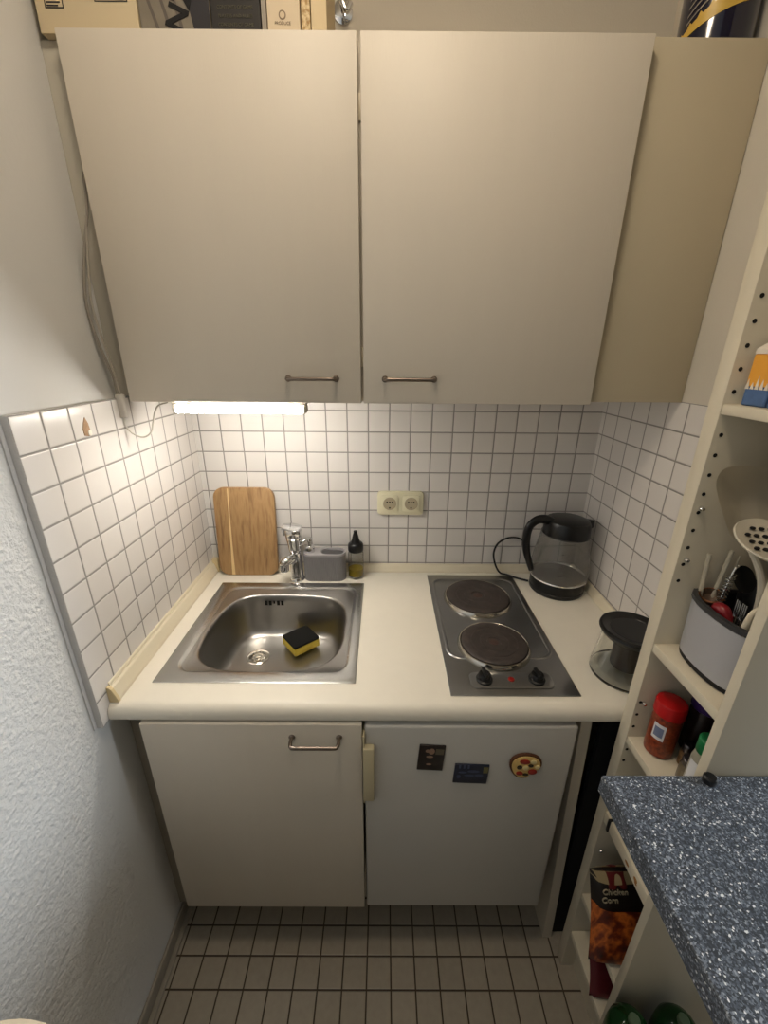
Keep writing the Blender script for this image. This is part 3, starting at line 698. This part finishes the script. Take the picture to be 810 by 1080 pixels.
# magnets
mg = thing('picture_magnet', 'dark square picture magnet, leftmost on the fridge door', 'magnet', (.698, -.613, .764))
mt = Matrix.Translation((.6975, -.6135, .7635)) @ Matrix.Rotation(.06, 4, 'Y')
bm = BM(); box(bm, -.029, .029, -.004, 0, -.0375, .0375, .001, 2, mt); obj('plate', bm, mat('dark_photo', (34, 24, 20), .35, vary=.5, vscale=60), mg)
def blob(bm, x, z, rx, rz, y=-.0045, rot=0):
    t = bmesh.new(); c = t.verts.new((x, y, z)); r = [t.verts.new((x+rx*math.cos(k*PI/8)*math.cos(rot)-rz*math.sin(k*PI/8)*math.sin(rot), y, z+rx*math.cos(k*PI/8)*math.sin(rot)+rz*math.sin(k*PI/8)*math.cos(rot))) for k in range(16)]
    for k in range(16): t.faces.new([c, r[k], r[(k+1) % 16]])
    return t
bm = BM()
for a in ((-.001, .021, .007, .009), (-.004, .005, .008, .0035), (-.010, .022, .005, .005), (-.004, -.018, .006, .003)): merge(bm, blob(bm, *a), mt)
obj('pale_figure', bm, mat('faded_figure', (150, 120, 100), .5), mg, False)
bm = BM(); box(bm, .008, .026, -.0044, -.004, .012, .028, 0, 2, mt); obj('sky_patch', bm, mat('faded_sky', (96, 88, 70), .5), mg, False)
mg = thing('picture_magnet', 'dark blue oblong picture magnet, middle one on the fridge door', 'magnet', (.791, -.613, .712))
mt = Matrix.Translation((.7905, -.6135, .7135)) @ Matrix.Rotation(.05, 4, 'Y')
bm = BM(); box(bm, -.039, .039, -.004, 0, -.029, .029, .001, 2, mt); obj('plate', bm, mat('navy_photo', (26, 32, 52), .35, vary=.5, vscale=70), mg)
bm = BM()
for a in ((-.020, .006, .010, .003), (.004, .010, .014, .004), (-.004, -.003, .012, .003), (.018, -.002, .010, .004), (-.028, -.008, .005, .006)): merge(bm, blob(bm, *a), mt)
for k in range(3): box(bm, -.030+.010*k, -.026+.010*k, -.0046, -.004, .018, .028, 0, 2, mt)
obj('pale_clouds', bm, mat('slate_blue_print', (64, 72, 98), .5), mg, False)
bm = BM(); box(bm, .026, .037, -.0046, -.004, .006, .024, 0, 2, mt); obj('yellow_corner', bm, mat('olive_print', (110, 104, 66), .5), mg, False)
mg = thing('pizza_magnet', 'round pizza-like food magnet, rightmost on the fridge door', 'magnet', (.910, -.613, .742))
pc = Matrix.Translation((.910, -.6135, .743)) @ Matrix.Rotation(.12, 4, 'Y')
bm = BM(); P = []
for k in range(36):
    a = 2*PI*k/36; r = 1+.05*math.sin(3*a)-(.16 if 290 < math.degrees(a) < 345 else 0); P.append((.036*r*math.cos(a), .037*r*math.sin(a)))
prism(bm, P, -.006, 0, 'y', .0015, pc); obj('crust', bm, mat('brown_crust', (84, 48, 26), .6), mg)
bm = BM(); prism(bm, [(.88*x, .88*z) for x, z in P], -.0085, -.006, 'y', .001, pc); obj('cheese', bm, mat('cheese', (212, 178, 108), .5, vary=.25, vscale=120), mg)
for nm, c, spots in (('tomato_slices', (150, 40, 24), ((-.006, .016, .012, .007), (.018, -.012, .010, .008), (-.010, -.020, .008, .006))), ('olives', (40, 34, 20), ((-.014, -.002, .006, .006), (.010, .006, .006, .004), (.004, -.022, .007, .004))), ('egg_slices', (226, 206, 150), ((0, -.002, .007, .007), (.013, .018, .007, .006), (.026, .004, .006, .005)))):
    bm = BM()
    for a in spots: lathe(bm, [(1, 0), (1, .6), (.8, 1), (0, 1)], (0, 0, 0), 16, None, True, pc @ Matrix.Translation((a[0], -.0085, a[1])) @ Matrix.Rotation(PI/2, 4, 'X') @ Matrix.Diagonal((a[2], a[3], .002, 1)))
    obj(nm, bm, mat(nm, c, .4), mg)

# ------------------------------------------------------------------ bookcase
BX0, BX1 = 1.095, 1.385
bk = thing('bookcase', 'tall narrow white bookcase standing open side towards the sink', 'bookcase', (1.24, -.72, 0))
bm = BM(); box(bm, BX0, BX1, -.648, -.6205, 0, 2.40, .0012); obj('side_panel', bm, m_shelf, bk)
bm = BM(); box(bm, BX0, BX1, -.8245, -.8075, 0, 2.40, .0012); obj('side_panel', bm, m_shelf, bk)
bm = BM(); box(bm, BX1-.006, BX1, -.8075, -.648, .15, 2.36); obj('back_panel', bm, m_shelf, bk)
def shelf(z, th=.018, x0=BX0+.0015):
    bm = BM(); box(bm, x0, BX1-.006, -.8072, -.6483, z-th, z, .0012); return obj('shelf', bm, m_shelf, bk)
shelf(1.101); shelf(.868); s4 = shelf(.640, .032); shelf(.333); shelf(.170, .020)
bm = BM(); box(bm, BX0+.0015, BX1-.006, -.8072, -.6483, 1.523, 1.538, .0012); obj('shelf', bm, m_shelf, bk)
bm = BM(); box(bm, 1.130, 1.145, -.8075, -.648, 0, .150); obj('plinth', bm, m_shelf, bk)
HZ = [1.684-.032*k for k in range(15) if abs(1.684-.032*k-1.53) > .012]+[.959-.032*k for k in range(6) if k != 3]
for z in HZ:
    bm = BM(); lathe(bm, [(.0032, 0), (.0032, .0005)], (1.107 if z > 1 else 1.103, -.648, z), 12, (0, -1, 0)); obj('peg_hole', bm, m_dark, bk)
for z in (1.366, 1.272, .952, .50):
    bm = BM(); lathe(bm, [(.004, 0), (.004, .004), (.0028, .007), (0, .0075)], (1.109, -.6482, z+.006), 12, (0, -1, 0)); obj('shelf_pin', bm, m_chrome, bk)
bm = BM(); box(bm, BX0-.002, BX0+.012, -.672, -.666, .606, .6415, .0006); obj('edge_clip', bm, m_black, bk)
bm = BM()
for y, z, a, b in ((-.742, .622, .007, .004), (-.772, .624, .006, .005), (-.775, .618, .004, .003)): lathe(bm, [(1, 0), (1, .3), (0, .3)], (0, 0, 0), 14, None, True, Matrix.Translation((BX0+.0015, y, z)) @ Matrix.Rotation(-PI/2, 4, 'Y') @ Matrix.Diagonal((b, a, .0012, 1)))
obj('brown_stains', bm, mat('coffee_stain', (150, 104, 48), .6), s4)

# blue speckled bar top
bm = BM(); prism(bm, [(.9325, -.8255), (.9325, -1.75), (2.05, -1.75), (2.05, -.862), (1.3885, -.862), (1.3885, -.8255)], .955, .99, 'z', .0018)
bt = thing('bar_top', 'dark blue speckled table top in the right foreground', 'table', (1.5, -1.3, 0))
obj('table_top', bm, m_gran, bt, False)
for x, y in ((1.95, -1.65), (1.95, -.95)):
    bm = BM(); lathe(bm, [(.03, 0), (.03, .004), (.025, .01), (.025, .9545)], (x, y, 0), 24); obj('leg', bm, m_steel, bt)

# ---- small things in the bookcase
m_chili = ramp_noise('chili_powder', [(.3, (92, 30, 14)), (.7, (150, 66, 34))], 160, .3, 4)
rj = thing('spice_jar', 'spice jar with a bright red lid and white label', 'jar', (1.150, -.682, .868))
c = (1.139, -.679, .868)
bm = BM(); lathe(bm, [(.020, .0005), (.0245, .003), (.025, .008), (.025, .084), (.0235, .092), (.022, .096), (0, .096)], c, 36); obj('filled_jar', bm, m_chili, rj)
bm = BM(); lathe(bm, [(.024, .0955), (.0265, .097), (.0265, .120), (.025, .124), (.022, .1255), (0, .1255)], c, 36); obj('lid', bm, mat('red_lid', (176, 18, 20), .35), rj)
def curved_label(c, r, a0, a1, z0, z1, m, parent, name='label', n=10):
    bm = BM(); t = bmesh.new(); A = []; B = []
    for k in range(n+1):
        a = math.radians(a0+(a1-a0)*k/n); A.append(t.verts.new((c[0]+r*math.cos(a), c[1]+r*math.sin(a), c[2]+z0))); B.append(t.verts.new((c[0]+r*math.cos(a), c[1]+r*math.sin(a), c[2]+z1)))
    for k in range(n): t.faces.new([A[k], A[k+1], B[k+1], B[k]])
    merge(bm, t); return obj(name, bm, m, parent)
curved_label(c, .0253, 188, 238, .044, .080, m_label, rj)
curved_label(c, .0255, 195, 231, .051, .073, mat('blue_print', (112, 122, 150), .6), rj, 'label_print')
pj_ = thing('spice_jar', 'dark jar with a purple lid at the back behind the red-lidded jar', 'jar', (1.215, -.690, .868)); c = (1.212, -.677, .868)
bm = BM(); lathe(bm, [(.022, .0005), (.0255, .004), (.0255, .100), (.022, .106), (0, .106)], c, 32); obj('filled_jar', bm, mat('dark_spice', (40, 28, 26), .3), pj_)
bm = BM(); lathe(bm, [(.025, .1055), (.027, .108), (.027, .130), (.024, .133), (0, .133)], c, 32); obj('lid', bm, mat('purple_lid', (58, 34, 96), .35), pj_)
def spice(label, c, r, h, mbody, mlid, hl=.018, lab=None):
    t = thing('spice_jar', label, 'jar', c)
    bm = BM(); lathe(bm, [(r*.85, .0005), (r, .003), (r, h*.86), (r*.82, h), (0, h)], c, 28); obj('filled_jar', bm, mbody, t)
    bm = BM(); lathe(bm, [(r*.86, h-.0003), (r*.9, h+.001), (r*.9, h+hl-.002), (r*.8, h+hl), (0, h+hl)], c, 28); obj('lid', bm, mlid, t)
    if lab: curved_label(c, r*1.012, lab[0], lab[1], lab[2], lab[3], lab[4], t)
    return t
m_brownsp = mat('brown_spice', (110, 84, 56), .3, vary=.3, vscale=150)
spice('small glass jar of brown spice just right of the red-lidded jar', (1.170, -.711, .868), .012, .034, m_brownsp, mat('dull_steel_lid', (120, 116, 120), .3, 1))
spice('small dark spice bottle with black lid behind the brown spice jar', (1.205, -.738, .868), .019, .085, mat('black_spice', (34, 30, 32), .25), m_black)
spice('short glass jar with grey-brown contents near the front of the spice shelf', (1.150, -.744, .868), .016, .040, mat('greybrown_spice', (104, 92, 74), .3, vary=.3, vscale=120), mat('grey_metal_lid', (90, 84, 84), .35, .8), .014, (190, 250, .006, .030, mat('tan_label', (120, 108, 88), .6)))
spice('spice bottle with a green lid and white label by the near side panel', (1.130, -.784, .868), .0195, .120, mat('clear_pale_spice', (150, 146, 130), .3), mat('green_lid', (20, 110, 62), .35), .028, (160, 265, .020, .102, m_label))
bm = BM(); lathe(bm, [(.010, 0), (.018, .003), (.046, .022), (.047, .026), (.0445, .0245), (.017, .006), (0, .005)], (1.150, -.715, .640), 40, caps=False)
b0 = BM(); lathe(b0, [(.028, 0.0005), (.030, .003), (.046, .040), (.052, .085), (.0535, .089), (.051, .087), (.044, .041), (.028, .006), (0, .006)], (1.160, -.716, .640), 40, caps=False); bm.free()
tag(obj('bowl', b0, mat('cream_ceramic', (205, 190, 150), .4)), 'pale cream bowl on the shelf under the spice jars', 'bowl')

# snack bag
sb = thing('snack_bag', 'black crisp bag with orange snack picture on a lower bookcase shelf', 'bag', (1.13, -.73, .333))
def pillow(cx, cy, z0, w, h, th, lean, m, name, parent, yaw=0, wob=.004, zfrac=(0, 1)):
    bm = BM(); t = bmesh.new(); NX, NZ = 14, 20
    def P(u, v, s):
        e = (max(0, 1-(2*u-1)**4))**.5*(max(0, 1-(2*v-1)**6))**.6
        d = s*th/2*e+wob*math.sin(9*u+4*v)*math.sin(7*v+2)*e
        y = (u-.5)*w*(1-.05*math.sin(3.1*v)); z = v*h
        x = d+lean*z
        X = Vector((x, y, z)); X.rotate(Matrix.Rotation(yaw, 3, 'Z')); return (cx+X.x, cy+X.y, z0+X.z)
    for s in (-1, 1):
        g = [[t.verts.new(P(i/NX, zfrac[0]+(zfrac[1]-zfrac[0])*j/NZ, s)) for i in range(NX+1)] for j in range(NZ+1)]
        for j in range(NZ):
            for i in range(NX): t.faces.new([g[j][i], g[j][i+1], g[j+1][i+1], g[j+1][i]])
    merge(bm, t); bmesh.ops.remove_doubles(bm, verts=bm.verts[:], dist=1e-5); return obj(name, bm, m, parent)
m_bag = mat('black_foil', (22, 18, 17), .35, bump=.4, bscale=30)
m_snack = ramp_noise('snack_picture', [(.30, (24, 12, 8)), (.46, (96, 32, 14)), (.58, (196, 104, 40)), (.7, (112, 44, 20))], 26, .35, 3, stretch=(1, 2.2, .7), bump=.3)
BGX, BGY = 1.147, -.770
pillow(BGX, BGY, .3335, .184, .195, .050, .36, m_bag, 'bag_body', sb, PI/2, .003)
pillow(BGX, BGY-.0012, .3335, .1845, .195, .0525, .36, m_snack, 'picture', sb, PI/2, .003, (.03, .68))
pillow(BGX-.038, BGY-.001, .3335, .055, .195, .0520, .36, mat('dark_red_band', (86, 18, 20), .4), 'red_header', sb, PI/2, .003, (.90, .995))
pillow(BGX, BGY-.0005, .3335, .183, .195, .0510, .36, mat('cream_corner', (150, 134, 100), .5), 'cream_header', sb, PI/2, .003, (.93, .995))
bgf = lambda x, z: frame((x, BGY+.36*(z-.3335)-.0275, z), (1, 0, 0), (0, .36, 1))
m_cp = mat('cream_print', (150, 142, 120), .5)
text('lettering', 'Chicken', .017, bgf(1.100, .508), m_cp, sb, .0012)
text('lettering', 'Corn', .017, bgf(1.089, .491), m_cp, sb, .0012)
pk = thing('food_packet', 'dark red packet standing on the lowest bookcase shelf', 'packet', (1.15, -.765, .17))
pillow(1.150, -.768, .1705, .125, .100, .035, .40, mat('dark_red_foil', (96, 26, 36), .4, bump=.3, bscale=40, vary=.2, vscale=30), 'packet_body', pk, PI/2, .002)

# utensil holder
uh = thing('utensil_holder', 'silver grey utensil holder with dark rim on the bookcase shelf', 'utensil holder', (1.185, -.735, 1.101))
def hold(s, off=0):
    # gently curved front facing the opening (-x)
    P = [(1.218+off, -.658+off)]
    for k in range(15):
        a = k/14; y = -.655+off-(.130+2*off)*a; P.append((1.1295-off-.010*math.sin(PI*a)+.012*abs(2*a-1)**6, y))
    P.append((1.218+off, -.782-off)); return P
def loft(bm, rings, cap0=True, cap1=False):
    V = [[bm.verts.new(p) for p in r] for r in rings]
    for A, B in zip(V, V[1:]):
        for k in range(len(A)): bm.faces.new([A[k], A[(k+1) % len(A)], B[(k+1) % len(B)], B[k]])
    if cap0: bm.faces.new(V[0])
    if cap1: bm.faces.new(V[-1])
def hr(off, z, zl=0):   # rim is lower in the middle of the front
    return [(x, y, z) for x, y in hold(1, off)]
bm = BM(); loft(bm, [hr(-.002, 1.1095), hr(.001, 1.112), hr(.003, 1.212), hr(.0005, 1.212), hr(-.002, 1.116)], True, True)
obj('shell', bm, mat('silver_plastic', (168, 168, 172), .4, .15), uh, True, 40)
bm = BM(); loft(bm, [hr(-.003, 1.1015), hr(.000, 1.103), hr(.0005, 1.1105)], True, True); obj('foot', bm, m_blackm, uh)
bm = BM(); loft(bm, [hr(.003, 1.2125), hr(.0045, 1.214), hr(.0045, 1.222), hr(-.001, 1.223), hr(-.004, 1.220), hr(-.004, 1.14)], False, False); 
obj('rim', bm, mat('charcoal_plastic', (44, 44, 46), .45), uh, True, 40)
bm = BM(); box(bm, 1.205, 1.214, -.780, -.662, 1.15, 1.256, .002); box(bm, 1.140, 1.205, -.726, -.722, 1.15, 1.212); obj('divider', bm, mat('charcoal_divider', (52, 52, 54), .45), uh)
# utensils
m_nyl = mat('beige_nylon', (204, 196, 178), .45)
t = thing('spatula', 'large pale plastic serving spoon standing in the utensil holder', 'utensil', (1.16, -.708, 1.11))
bm = BM(); tt = bmesh.new(); NR = 9; Lp = []
outline = [(0, -.004), (.012, .0), (.034, .030), (.055, .062), (.062, .082), (.056, .098), (.034, .106), (0, .109), (-.034, .106), (-.056, .098), (-.062, .082), (-.055, .062), (-.034, .030), (-.012, .0)]
outline = [(o_[0], o_[1]) for o_ in outline]
oc_ = [Vector((p[0], 0, p[1])) for p in outline]; sm = catmull([(*p, ) for p in [(v.x, 0, v.z) for v in oc_+[oc_[0]]]], 4)[:-1]
ctr = Vector((0, 0, .062))
grid = []
for s in range(6):
    f = 1-s/5.5; grid.append([tt.verts.new(ctr+(p-ctr)*f+Vector((0, .016*(1-f*f), 0))) for p in sm])
for A, B in zip(grid, grid[1:]):
    for k in range(len(A)): tt.faces.new([A[k], A[(k+1) % len(A)], B[(k+1) % len(B)], B[k]])
tt.faces.new(grid[-1])
SPX = frame((1.268, -.690, 1.310), (.72, -.69, 0), (.69, .72, 0))
mt = Matrix.Translation((1.134, -.704, 1.345)) @ Matrix.Rotation(math.radians(8), 4, 'Y') @ Matrix.Rotation(math.radians(-8), 4, 'X')
merge(bm, tt, mt)
bmesh.ops.solidify(bm, geom=bm.faces[:], thickness=.003)
obj('bowl', bm, m_nyl, t)
bm = BM(); tube(bm, [(1.135, -.702, 1.350), (1.156, -.714, 1.322), (1.176, -.730, 1.26), (1.182, -.734, 1.118)], [.005, .005, .006, .007], 10); obj('handle', bm, m_nyl, t)
t = thing('slotted_spoon', 'pale slotted skimmer with rows of holes beside the serving spoon', 'utensil', (1.18, -.745, 1.11))
bm = BM(); SM = Matrix.Translation((1.150, -.738, 1.345)) @ Matrix.Rotation(math.radians(-10), 4, 'Z') @ Matrix.Rotation(math.radians(22), 4, 'X')
lathe(bm, [(0, .0), (.030, .002), (.044, .008), (.047, .012), (.0455, .014), (.030, .006), (0, .004)], (0, 0, 0), 36, caps=False, mtx=SM); obj('bowl', bm, m_nyl, t)
bm = BM()
for i in range(-3, 4):
    for j in range(-2, 3):
        x, y = i*.012, j*.014
        if math.hypot(x, y) < .036: lathe(bm, [(1, 0), (1, 1), (0, 1)], (0, 0, 0), 12, None, True, SM @ Matrix.Translation((x, y, .0055+.004*(math.hypot(x, y)/.036)**2)) @ Matrix.Diagonal((.0038, .0028, .002, 1)))
obj('slots', bm, m_blackm, t)
bm = BM(); tube(bm, [(1.160, -.735, 1.342), (1.178, -.745, 1.28), (1.188, -.750, 1.118)], [.006, .006, .008], 10); obj('handle', bm, m_nyl, t)
def stick(name, label, cat, p0, p1, r, m, head=None, mh=None, hn='head'):
    t = thing(name, label, cat, (p0[0], p0[1], p0[2])); bm = BM()
    tube(bm, [p0, tuple((a+b)/2 for a, b in zip(p0, p1)), p1], r, 10); obj('shaft', bm, m, t)
    if head: obj(hn, head, mh or m, t)
    return t
m_straw = mat('translucent_straw', (200, 192, 172), .3, alpha=.75)
stick('drinking_straw', 'tall pale drinking straw at the left end of the utensil holder', 'straw', (1.142, -.668, 1.118), (1.140, -.6565, 1.292), .0036, m_straw)
stick('drinking_straw', 'pale drinking straw leaning right in the utensil holder', 'straw', (1.150, -.668, 1.118), (1.170, -.664, 1.302), .0036, m_straw)
stick('thin_skewer', 'thin skewer beside the leaning straw in the utensil holder', 'skewer', (1.165, -.672, 1.118), (1.186, -.664, 1.292), .0014, m_straw)
# coil brush
t = thing('bottle_brush', 'wire bottle brush with a coiled shaft in the utensil holder', 'brush', (1.15, -.69, 1.118))
bm = BM(); pts = []; A0, A1 = Vector((1.148, -.692, 1.185)), Vector((1.158, -.690, 1.272))
for k in range(130):
    f = k/129; p = A0.lerp(A1, f); a = f*2*PI*15; pts.append((p.x+.006*math.cos(a), p.y+.006*math.sin(a), p.z))
tube(bm, pts, .0008, 5, 0); obj('coil', bm, m_chrome, t)
bm = BM(); tube(bm, [(1.147, -.694, 1.108), tuple(A0), tuple(A1), (1.166, -.688, 1.287)], .0016, 8); obj('wire_shaft', bm, m_chrome, t)
t = thing('tea_strainer', 'copper-rimmed round strainer in the left of the utensil holder', 'strainer', (1.147, -.676, 1.118))
bm = BM(); lathe(bm, [(.0165, -.001), (.0185, .001), (.0165, .003)], (1.148, -.6775, 1.224), 28, (-.35, -.2, 1), caps=False); 
bmesh.ops.solidify(bm, geom=bm.faces[:], thickness=.001); obj('rim', bm, mat('copper', (176, 120, 84), .3, 1), t)
bm = BM(); lathe(bm, [(.0165, .001), (.014, -.010), (.007, -.016), (0, -.018)], (1.148, -.6775, 1.224), 28, (-.35, -.2, 1), caps=False); obj('mesh_cup', bm, mat('brown_mesh', (92, 74, 60), .5, .4), t)
bm = BM(); tube(bm, [(1.152, -.678, 1.207), (1.156, -.682, 1.16), (1.158, -.684, 1.117)], .002, 8); obj('handle', bm, m_steel, t)
t = thing('vegetable_peeler', 'dark red vegetable peeler in the front of the utensil holder', 'peeler', (1.136, -.712, 1.118))
bm = BM(); tube(bm, [(1.136, -.704, 1.210), (1.134, -.712, 1.222), (1.135, -.722, 1.222), (1.137, -.732, 1.208)], [.007, .010, .010, .007], 12); obj('head', bm, mat('dark_red_plastic', (118, 20, 28), .3), t)
bm = BM(); tube(bm, [(1.136, -.720, 1.212), (1.140, -.720, 1.16), (1.142, -.719, 1.118)], .005, 10); obj('handle', bm, mat('dark_red_plastic', (118, 20, 28), .3), t)
for k, (lb, y) in enumerate((('steel fork prongs up, nearest the red peeler', -.7335), ('steel fork standing between the other fork and the white handle', -.7445))):
    t = thing('fork', lb, 'fork', (1.150, y, 1.118)); bm = BM()
    tube(bm, [(1.150, y, 1.117), (1.146, y, 1.17), (1.143, y, 1.222)], .0022, 8)
    for j in (-1, 0, 1): tube(bm, [(1.143, y+.001*j, 1.220), (1.143, y+.0033*j, 1.228), (1.142, y+.0033*j, 1.250)], .0011, 6)
    obj('fork_body', bm, m_steel, t)
t = thing('knife', 'kitchen knife with a white handle in the right of the utensil holder', 'knife', (1.145, -.765, 1.118))
bm = BM(); tube(bm, [(1.138, -.760, 1.198), (1.137, -.762, 1.222), (1.139, -.764, 1.245), (1.143, -.767, 1.257)], [.0060, .0068, .0068, .0055], 12, 8, (1, .6)); obj('handle', bm, mat('white_handle', (222, 212, 190), .4), t)
bm = BM(); box(bm, 1.1375, 1.1385, -.766, -.754, 1.118, 1.200); obj('blade', bm, m_steel, t)
t = thing('glass_tumbler', 'dark glass tumbler behind the utensil holder under the skimmer', 'glass', (1.27, -.75, 1.101))
bm = BM(); lathe(bm, [(.030, .0005), (.036, .003), (.041, .15), (.039, .15), (.034, .005), (0, .005)], (1.265, -.752, 1.101), 32, caps=False); obj('tumbler', bm, mat('smoky_glass', (70, 80, 90), .08, trans=.85), t)
t = thing('ladle', 'round steel ladle head at the right of the utensil holder', 'ladle', (1.20, -.78, 1.118))
bm = BM(); lathe(bm, [(0, .020), (.010, .0185), (.018, .012), (.021, 0), (.020, 0), (.017, .011), (.009, .017), (0, .018)], (1.190, -.785, 1.245), 28, (-.3, -.3, .8), caps=False); obj('bowl', bm, m_chrome, t)
bm = BM(); tube(bm, [(1.192, -.783, 1.25), (1.196, -.782, 1.18), (1.198, -.782, 1.118)], .003, 8); obj('handle', bm, m_steel, t)

t = thing('black_spoon', 'black plastic spoon head behind the bottle brush in the utensil holder', 'utensil', (1.185, -.69, 1.118))
bm = BM(); lathe(bm, [(0, -.006), (.014, -.004), (.022, .0), (.0225, .002), (.014, -.001), (0, -.003)], (0, 0, 0), 24, None, False, Matrix.Translation((1.182, -.688, 1.262)) @ Matrix.Rotation(math.radians(60), 4, 'X') @ Matrix.Diagonal((.8, 1.0, 1, 1))); obj('bowl', bm, m_black, t)
bm = BM(); tube(bm, [(1.182, -.690, 1.238), (1.184, -.692, 1.18), (1.186, -.692, 1.118)], .004, 8); obj('handle', bm, m_black, t)

# sugar / flour packs on the top shelf
def pack(label, cx, cy, w, d, h, top=.02, cat='packet'):
    t = thing('paper_packet', label, cat, (cx, cy, 1.538))
    m_or = mat('orange_paper', (222, 156, 52), .6); m_bl = mat('blue_paper', (70, 98, 140), .6, vary=.35, vscale=70); m_wh = mat('white_paper', (214, 204, 190), .7, bump=.4, bscale=60)
    bm = BM(); box(bm, cx-d/2, cx+d/2, cy-w/2, cy+w/2, 1.5385, 1.5385+h*.30, .002, 1); obj('blue_base', bm, m_bl, t)
    bm = BM(); box(bm, cx-d/2, cx+d/2, cy-w/2, cy+w/2, 1.5385+h*.30, 1.5385+h*.80, .0015, 1); obj('orange_body', bm, m_or, t)
    bm = BM(); loft(bm, [[(cx+sx*d/2*f, cy+sy*w/2*g, 1.5385+z) for sx, sy in ((-1, -1), (1, -1), (1, 1), (-1, 1))] for f, g, z in ((1, 1, h*.80), (.96, .97, h*.88), (.45, .95, h*.97), (.12, .9, h*1.06))], True, True); obj('folded_top', bm, m_wh, t, False)
    bm = BM()
    for k in range(5):
        y = cy-w/2+w*(k+.5)/5; hh = h*(.30+.10*((k*7) % 3)/2)
        prism(bm, [(y-w/12, 1.5385+h*.26), (y+w/12, 1.5385+h*.26), (y, 1.5385+hh+.006)], cx-d/2-.0006, cx-d/2, 'x')
    for k in range(3):
        x = cx-d/2+d*(k+.5)/3
        prism(bm, [(x-d/8, 1.5385+h*.26), (x+d/8, 1.5385+h*.26), (x, 1.5385+h*.40)], cy-w/2-.0006, cy-w/2, 'y')
    obj('white_peaks', bm, m_wh, t, False)
    return t
pack('orange, white and blue paper pack at the left end of the top bookcase shelf', 1.138, -.678, .040, .050, .088)
pack('second orange and blue paper pack, right of the first on the top shelf', 1.140, -.724, .044, .055, .092)

# black cap on the bar top
bm = BM(); lathe(bm, [(.0085, 0), (.0095, .002), (.0095, .010), (.0075, .0125), (0, .013)], (1.092, -.8365, .9902), 24)
tag(obj('black_stopper', bm, m_black), 'small black cap at the back edge of the blue table top', 'cap')

# green bottles under the bar top
m_grn = mat('green_bottle_glass', (18, 62, 24), .1, trans=.3, ior=1.4)
for lb, x in (('left green bottle standing on the floor under the blue table', 1.092), ('right green bottle standing on the floor under the blue table', 1.190)):
    t = thing('green_bottle', lb, 'bottle', (x, -.875, 0), 'green bottles under the table')
    bm = BM(); lathe(bm, [(.035, .001), (.041, .006), (.042, .03), (.042, .305), (.040, .330), (.032, .349), (.020, .360), (.011, .364), (0, .364)], (x, -.875, 0), 36); obj('bottle_body', bm, m_grn, t)
    bm = BM(); lathe(bm, [(.0100, .3635), (.0105, .365), (.0105, .374), (.009, .376), (0, .376)], (x, -.875, 0), 24); obj('cap', bm, mat('dull_green_cap', (84, 100, 74), .4), t)

# cream stool at bottom left
st = thing('stool', 'pale cream round-topped stool just visible at the bottom left by the wall', 'stool', (.147, -1.19, 0))
bm = BM(); lathe(bm, [(0, 0), (.14, .001), (.155, .006), (.160, .016), (.158, .024), (.148, .030), (.12, .032), (0, .032)], (.147, -1.19, .818), 64); obj('seat', bm, mat('cream_seat', (216, 204, 180), .5), st)
for k in range(4):
    a = PI/4+k*PI/2; bm = BM(); tube(bm, [(.147+.09*math.cos(a), -1.19+.09*math.sin(a), .819), (.147+.12*math.cos(a), -1.19+.12*math.sin(a), .0)], .012, 12, 1); obj('leg', bm, m_wood, st)

# ceiling lamp (behind the photographer)
cl = thing('ceiling_lamp', 'round warm ceiling lamp above the kitchen floor', 'lamp', (.52, -.85, 2.62))
bm = BM(); lathe(bm, [(.12, 0), (.12, -.015), (.10, -.02)], (.52, -.85, 2.6199), 32); obj('lamp_base', bm, m_white, cl)
bm = BM(); lathe(bm, [(.115, -.02), (.112, -.045), (.085, -.072), (.04, -.085), (0, -.088)], (.52, -.85, 2.6199), 32)
obj('lamp_shade', bm, mat('lit_opal_glass', (255, 235, 200), .5, emit=(1, .84, .65), es=CEIL_STRENGTH), cl)
